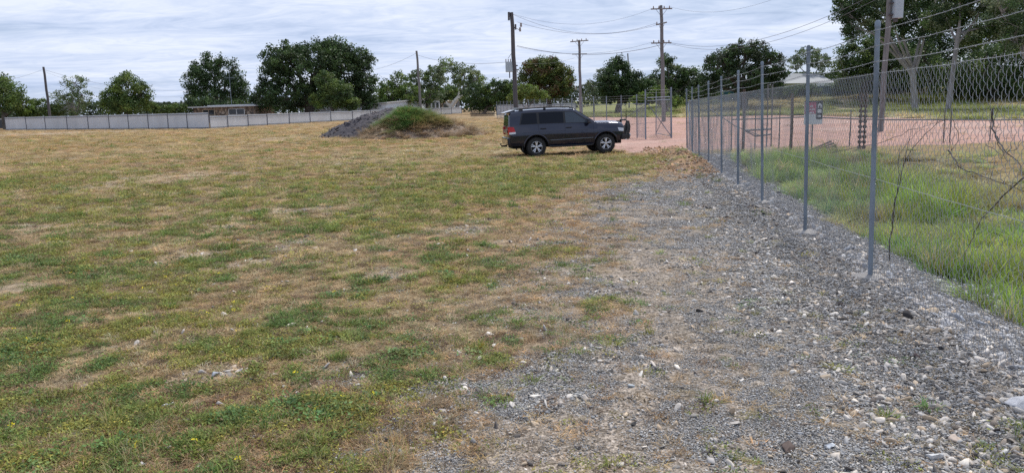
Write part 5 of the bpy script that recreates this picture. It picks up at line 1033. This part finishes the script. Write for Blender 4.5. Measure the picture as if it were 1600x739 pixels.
def make_car(label, paint, root_name='parked_car', full=True):
    root = thing(root_name, label, 'car', (0, 0, 0)); build_body(root, paint)
    b = MB(); b.box((-.1, 0, .62), (4.5, 1.30, .52)); b.box((0, 0, .52), (1.75, 1.72, .26)); b.box((-2.2, 0, .66), (.4, 1.6, .3)); b.box((2.05, 0, .68), (.25, 1.5, .3)); b.obj('chassis', M['under'], root)
    for a_ in AX:
        b = MB(); b.lathe([(.47, -.80), (.47, .80)], (a_, 0, WR + .0), 'y', 32); V = [p for p in b.v if True]
        for s_ in (-1, 1):
            ws = MB(); n = 18; P = []; Fs = []
            for k in range(n + 1):
                th = math.pi * k / n; P += [(a_ + (ARCH + .0) * math.cos(th), s_ * .62, WR + ARCH * math.sin(th) - .004), (a_ + ARCH * math.cos(th), s_ * .93, WR + ARCH * math.sin(th) - .004)]
            for k in range(n): Fs.append((2 * k, 2 * k + 1, 2 * k + 3, 2 * k + 2))
            ws.add(P, Fs).obj('wheel_arch_liner', M['under'], root)
            c = (a_, s_ * .84, WR); w = MB(); r_ = WR
            w.lathe([(.235, -.13), (.30, -.135), (.36, -.125), (r_ - .012, -.095), (r_, -.06), (r_, .06), (r_ - .012, .095), (.36, .125), (.30, .135), (.235, .13)], c, 'y', 40); 
            for k in range(44):
                th = 2 * math.pi * k / 44
                for sd_, oo in ((-1, 0), (1, .07)): th2 = th + oo; w.box((c[0] + (r_ + .002) * math.cos(th2), c[1] + sd_ * .065, c[2] + (r_ + .002) * math.sin(th2)), (.022, .075, .022))
            wheel = link(bpy.data.objects.new('wheel', None), root)
            w.obj('tyre', M['tyre'], wheel, True)
            rm = MB(); o_ = s_ * .085
            rm.lathe([(.245, -.12), (.245, .12)], c, 'y', 40); rm.lathe([(.245, s_ * .125), (.228, s_ * .13), (.215, s_ * .105), (.21, s_ * .04)], c, 'y', 40)
            for k in range(5):
                for dd in (-.17, .17):
                    th = 2 * math.pi * k / 5 + math.pi / 2 + dd; th0 = 2 * math.pi * k / 5 + math.pi / 2 + dd * .35
                    p0 = Vector((c[0] + .05 * math.cos(th0), c[1] + s_ * .10, c[2] + .05 * math.sin(th0))); p1 = Vector((c[0] + .222 * math.cos(th), c[1] + s_ * .112, c[2] + .222 * math.sin(th))); rm.tube([p0, p1], [.026, .024], 6)
            rm.lathe([(0, s_ * .125), (.045, s_ * .12), (.055, s_ * .09)], c, 'y', 20); rm.obj('rim', M['alloy'], wheel, True)
            dk = MB(); dk.lathe([(0, s_ * .03), (.2, s_ * .03), (.24, s_ * .035)], c, 'y', 28); dk.obj('brake_disc', M['under'], wheel, True)
    for s_ in (-1, 1):
        # side glass, follows the roof line
        tp = lambda x: float(np.interp(x, SX, SP[:, 4, 1])) - .015
        bl = lambda x: float(np.interp(x, SX, SP[:, 3, 1])) + .02
        surround = [(x, tp(x) + .012) for x in np.linspace(-2.02, .20, 12)] + [(.86, 1.33)]
        V, Fs = panel([(x, min(tp(x) + .012, 9)) for x in np.linspace(-1.96, .22, 14)], [(x, bl(x) - .018) for x in np.linspace(-2.08, .90, 14)], s_, .004, 30, 6); MB().add(V, Fs).obj('window_surround', M['trim'], root, True)
        for (bx0, bx1, tx0, tx1, mt) in ((-2.03, -1.36, -1.90, -1.36, 'cglass'), (-1.26, -.28, -1.26, -.28, 'cglass'), (-.20, .76, -.20, .16, 'cglass2')):
            V, Fs = panel([(x, tp(x) - .012) for x in np.linspace(tx0, tx1, 8)], [(x, bl(x)) for x in np.linspace(bx0, bx1, 8)], s_, .009, 14, 5); MB().add(V, Fs).obj('side_window', M[mt], root, True)
        # seams, mouldings, handles, flares
        for pts in ([(-.24, z) for z in np.linspace(.42, 1.27, 10)], [(-1.31, z) for z in np.linspace(.95, 1.29, 6)] + [], [(.93, z) for z in np.linspace(.50, 1.2, 8)], [(-1.31, .95), (-1.12, .80), (-.95, .60), (-.92, .43)]): strip(pts, s_, .004, .0).obj('door_seam', M['under'], root)
        strip([(x, .64 + .012 * math.sin(x)) for x in np.linspace(-.85, .90, 14)], s_, .022, .004).obj('side_moulding', M['paint2'], root, True)
        strip([(x, .99) for x in np.linspace(-1.95, .95, 20)], s_, .006, .002).obj('crease', paint, root, True)
        for hx in (-1.13, -.08):
            b = MB(); y_ = side_y(hx, 1.10) + .03; b.tube([(hx - .11, s_ * (y_ - .03), 1.105), (hx - .09, s_ * y_, 1.11), (hx + .09, s_ * y_, 1.11), (hx + .11, s_ * (y_ - .03), 1.105)], .018, 8); b.obj('door_handle', M['trim'], root, True)
        for a_ in AX:
            P = []
            for k in range(17):
                th = math.radians(-8) + math.radians(196) * k / 16; x = a_ + (ARCH + .028) * math.cos(th); z = max(WR + (ARCH + .028) * math.sin(th), .42); P.append((x, s_ * (side_y(min(max(x, -2.49), 2.27), z) + .006), z))
            b = MB(); b.tube(P, .03, 7); b.obj('wheel_arch_flare', paint, root, True)
        b = MB(); b.tube([(-.88, s_ * .93, .40), (-.8, s_ * 1.0, .385), (.82, s_ * 1.0, .375), (.9, s_ * .93, .39)], .035, 8); b.obj('side_step', M['trim'], root, True)
        # lamps
        V, Fs = panel([(-2.495, 1.24), (-2.31, 1.22)], [(-2.495, 1.02), (-2.25, 1.03)], s_, .012, 6, 4); MB().add(V, Fs).obj('tail_light', M['redl'], root, True)
        V, Fs = panel([(-2.495, 1.02), (-2.25, 1.03)], [(-2.495, .94), (-2.24, .96)], s_, .016, 5, 2); MB().add(V, Fs).obj('reverse_light', M['clearl'], root, True)
        b = MB(); b.box((-2.497, s_ * .72, 1.08), (.05, .22, .32)); b.obj('tail_light', M['redl'], root, bevel=.015)
        V, Fs = panel([(1.93, 1.015), (2.25, .965)], [(1.98, .87), (2.25, .85)], s_, .012, 6, 4); MB().add(V, Fs).obj('headlight', M['clearl'], root, True)
        b = MB(); b.box((2.285, s_ * .60, .91), (.04, .26, .13)); b.obj('headlight', M['clearl'], root, bevel=.015)
        # mirror
        b = MB(); b.box((.70, s_ * 1.07, 1.34), (.14, .22, .20)); mr = b.obj('side_mirror', paint, root, bevel=.045)
        b = MB(); b.box((.72, s_ * .95, 1.255), (.08, .14, .06)); b.obj('mirror_arm', M['trim'], mr, bevel=.015)
        # roof rail
        b = MB(); b.tube([(-2.05, s_ * .665, 1.875), (-1.9, s_ * .675, 1.925), (-.9, s_ * .675, 1.955), (.0, s_ * .67, 1.925), (.2, s_ * .66, 1.85)], .02, 8); b.box((-1.0, s_ * .672, 1.91), (.10, .035, .08)); b.box((-1.95, s_ * .668, 1.89), (.14, .035, .06)); b.box((.08, s_ * .665, 1.885), (.14, .035, .05)); b.obj('roof_rail', M['trim'], root, True)
        b = MB(); b.box((-1.98, s_ * .80, .40), (.02, .26, .34)); b.obj('mud_flap', M['tyre'], root)
    # windscreen, rear glass
    V = []; Fs = []
    for i, x in enumerate(np.linspace(.27, .97, 8)):
        s_ = sec(x); hw = s_[5, 0] + .01
        for j in range(9): y_ = -hw + 2 * hw * j / 8; z_ = float(np.interp(abs(y_), s_[4:, 0][::-1], s_[4:, 1][::-1])); V.append((x + .006, y_, z_ + .010))
    for i in range(7):
        for j in range(8): a_ = i * 9 + j; Fs.append((a_, a_ + 1, a_ + 10, a_ + 9))
    MB().add(V, Fs).obj('windscreen', M['cglass'], root, True)
    b = MB(); b.add([(-2.513, -.66, 1.30), (-2.513, .66, 1.30), (-2.405, .58, 1.80), (-2.405, -.58, 1.80), (-2.47, -.66, 1.30), (-2.47, .66, 1.30), (-2.36, .58, 1.8), (-2.36, -.58, 1.8)], [(0, 1, 2, 3), (4, 5, 6, 7), (0, 1, 5, 4), (1, 2, 6, 5), (2, 3, 7, 6), (3, 0, 4, 7)]); b.obj('rear_window', M['cglass'], root)
    b = MB(); b.add([(-2.62, -.62, 1.80), (-2.62, .62, 1.80), (-2.2, .66, 1.905), (-2.2, -.66, 1.905), (-2.60, -.62, 1.765), (-2.60, .62, 1.765), (-2.2, .66, 1.84), (-2.2, -.66, 1.84)], [(0, 1, 2, 3), (4, 5, 6, 7), (0, 1, 5, 4), (1, 2, 6, 5), (2, 3, 7, 6), (3, 0, 4, 7)]); b.obj('rear_spoiler', paint, root, bevel=.012)
    b = MB(); b.box((-2.50, 0, .66), (.16, 1.72, .30)); b.obj('rear_bumper', paint, root, bevel=.05)
    b = MB(); b.box((-2.535, 0, 1.06), (.03, .9, .14)); b.obj('tailgate_trim', M['chrome'], root, bevel=.01)
    b = MB(); b.box((-2.60, 0, .46), (.22, .07, .07)); b.tube([(-2.70, 0, .46), (-2.74, 0, .50), (-2.74, 0, .58)], [.025, .02, .03], 8); b.obj('tow_bar', M['under'], root)
    b = MB(); b.box((2.29, 0, .95), (.05, .92, .22)); b.obj('grille', M['chrome'], root, bevel=.02)
    # bull bar
    b = MB(); b.box((2.36, 0, .64), (.26, 1.62, .24)); b.obj('front_bumper', M['trim'], root, bevel=.05)
    for s_ in (-1, 1):
        b = MB(); b.box((2.22, s_ * .80, .62), (.36, .22, .22), -s_ * .5); b.obj('bumper_wing', M['trim'], root, bevel=.05)
    b = MB()
    for s_ in (-1, 1):
        b.tube([(2.44, s_ * .50, .70), (2.50, s_ * .50, 1.0), (2.46, s_ * .47, 1.24), (2.44, s_ * .40, 1.28), (2.44, 0, 1.28)], .032, 10)
        b.tube([(2.30, s_ * .86, .78), (2.38, s_ * .84, .95), (2.40, s_ * .78, 1.13), (2.43, s_ * .66, 1.17), (2.47, s_ * .49, 1.17)], .028, 10)
        b.tube([(2.36, s_ * .85, .93), (2.46, s_ * .50, .95)], .022, 8)
    b.tube([(2.49, -.5, 1.02), (2.51, 0, 1.03), (2.49, .5, 1.02)], .026, 10)
    for s_ in (-1, 1):
        b.add([(2.22, s_ * .90, .76), (2.50, s_ * .74, .76), (2.54, s_ * .72, 1.0), (2.50, s_ * .70, 1.25), (2.36, s_ * .78, 1.25), (2.26, s_ * .86, 1.04), (2.20, s_ * .88, .76), (2.48, s_ * .72, .76), (2.52, s_ * .70, 1.0), (2.48, s_ * .68, 1.24), (2.34, s_ * .76, 1.24), (2.24, s_ * .84, 1.04)],
              [(0, 1, 2, 5), (2, 3, 4, 5), (6, 11, 8, 7), (8, 11, 10, 9), (0, 5, 11, 6), (5, 4, 10, 11), (4, 3, 9, 10)])
    b.obj('bull_bar', M['trim'], root, True)
    b = MB(); b.tube([(2.28, -.88, .52), (2.45, -.66, .50), (2.52, 0, .50), (2.45, .66, .50), (2.28, .88, .52)], .028, 8); b.obj('skid_tube', M['chrome'], root, True)
    for s_ in (-1, 1): b = MB(); b.tube([(2.49, s_ * .66, .66), (2.53, s_ * .66, .66)], [.07, .075], 14); b.obj('fog_lamp', M['clearl'], root, True)
    b = MB(); b.tube([(2.44, -.44, 1.28), (2.45, -.45, 1.55)], .014, 6); b.tube([(2.45, -.45, 1.5), (2.44, -.46, 2.25)], [.012, .006], 6); b.obj('antenna', M['under'], root)
    return root
M['paint2'] = pbr('moulding_paint', (.07, .075, .085), .3, .4, coat=.6)
car = make_car('dark grey four-wheel drive with bull bar parked on the grass by the gate', M['paint'])
rw = wpt(838, 31.2); fw = wpt(946, 31.7); h = R(8.0); side = np.array([-math.sin(h), math.cos(h)]); mid = (rw + fw) / 2 + side * .93
zr_, zf_ = gz(*rw), gz(*fw); car.rotation_euler = (0, -math.atan2(zf_ - zr_ + .045, 2.87), h); car.scale = (1.01,) * 3; car.location = (mid[0], mid[1], (zr_ + zf_) / 2 + .01)
#==PART5==
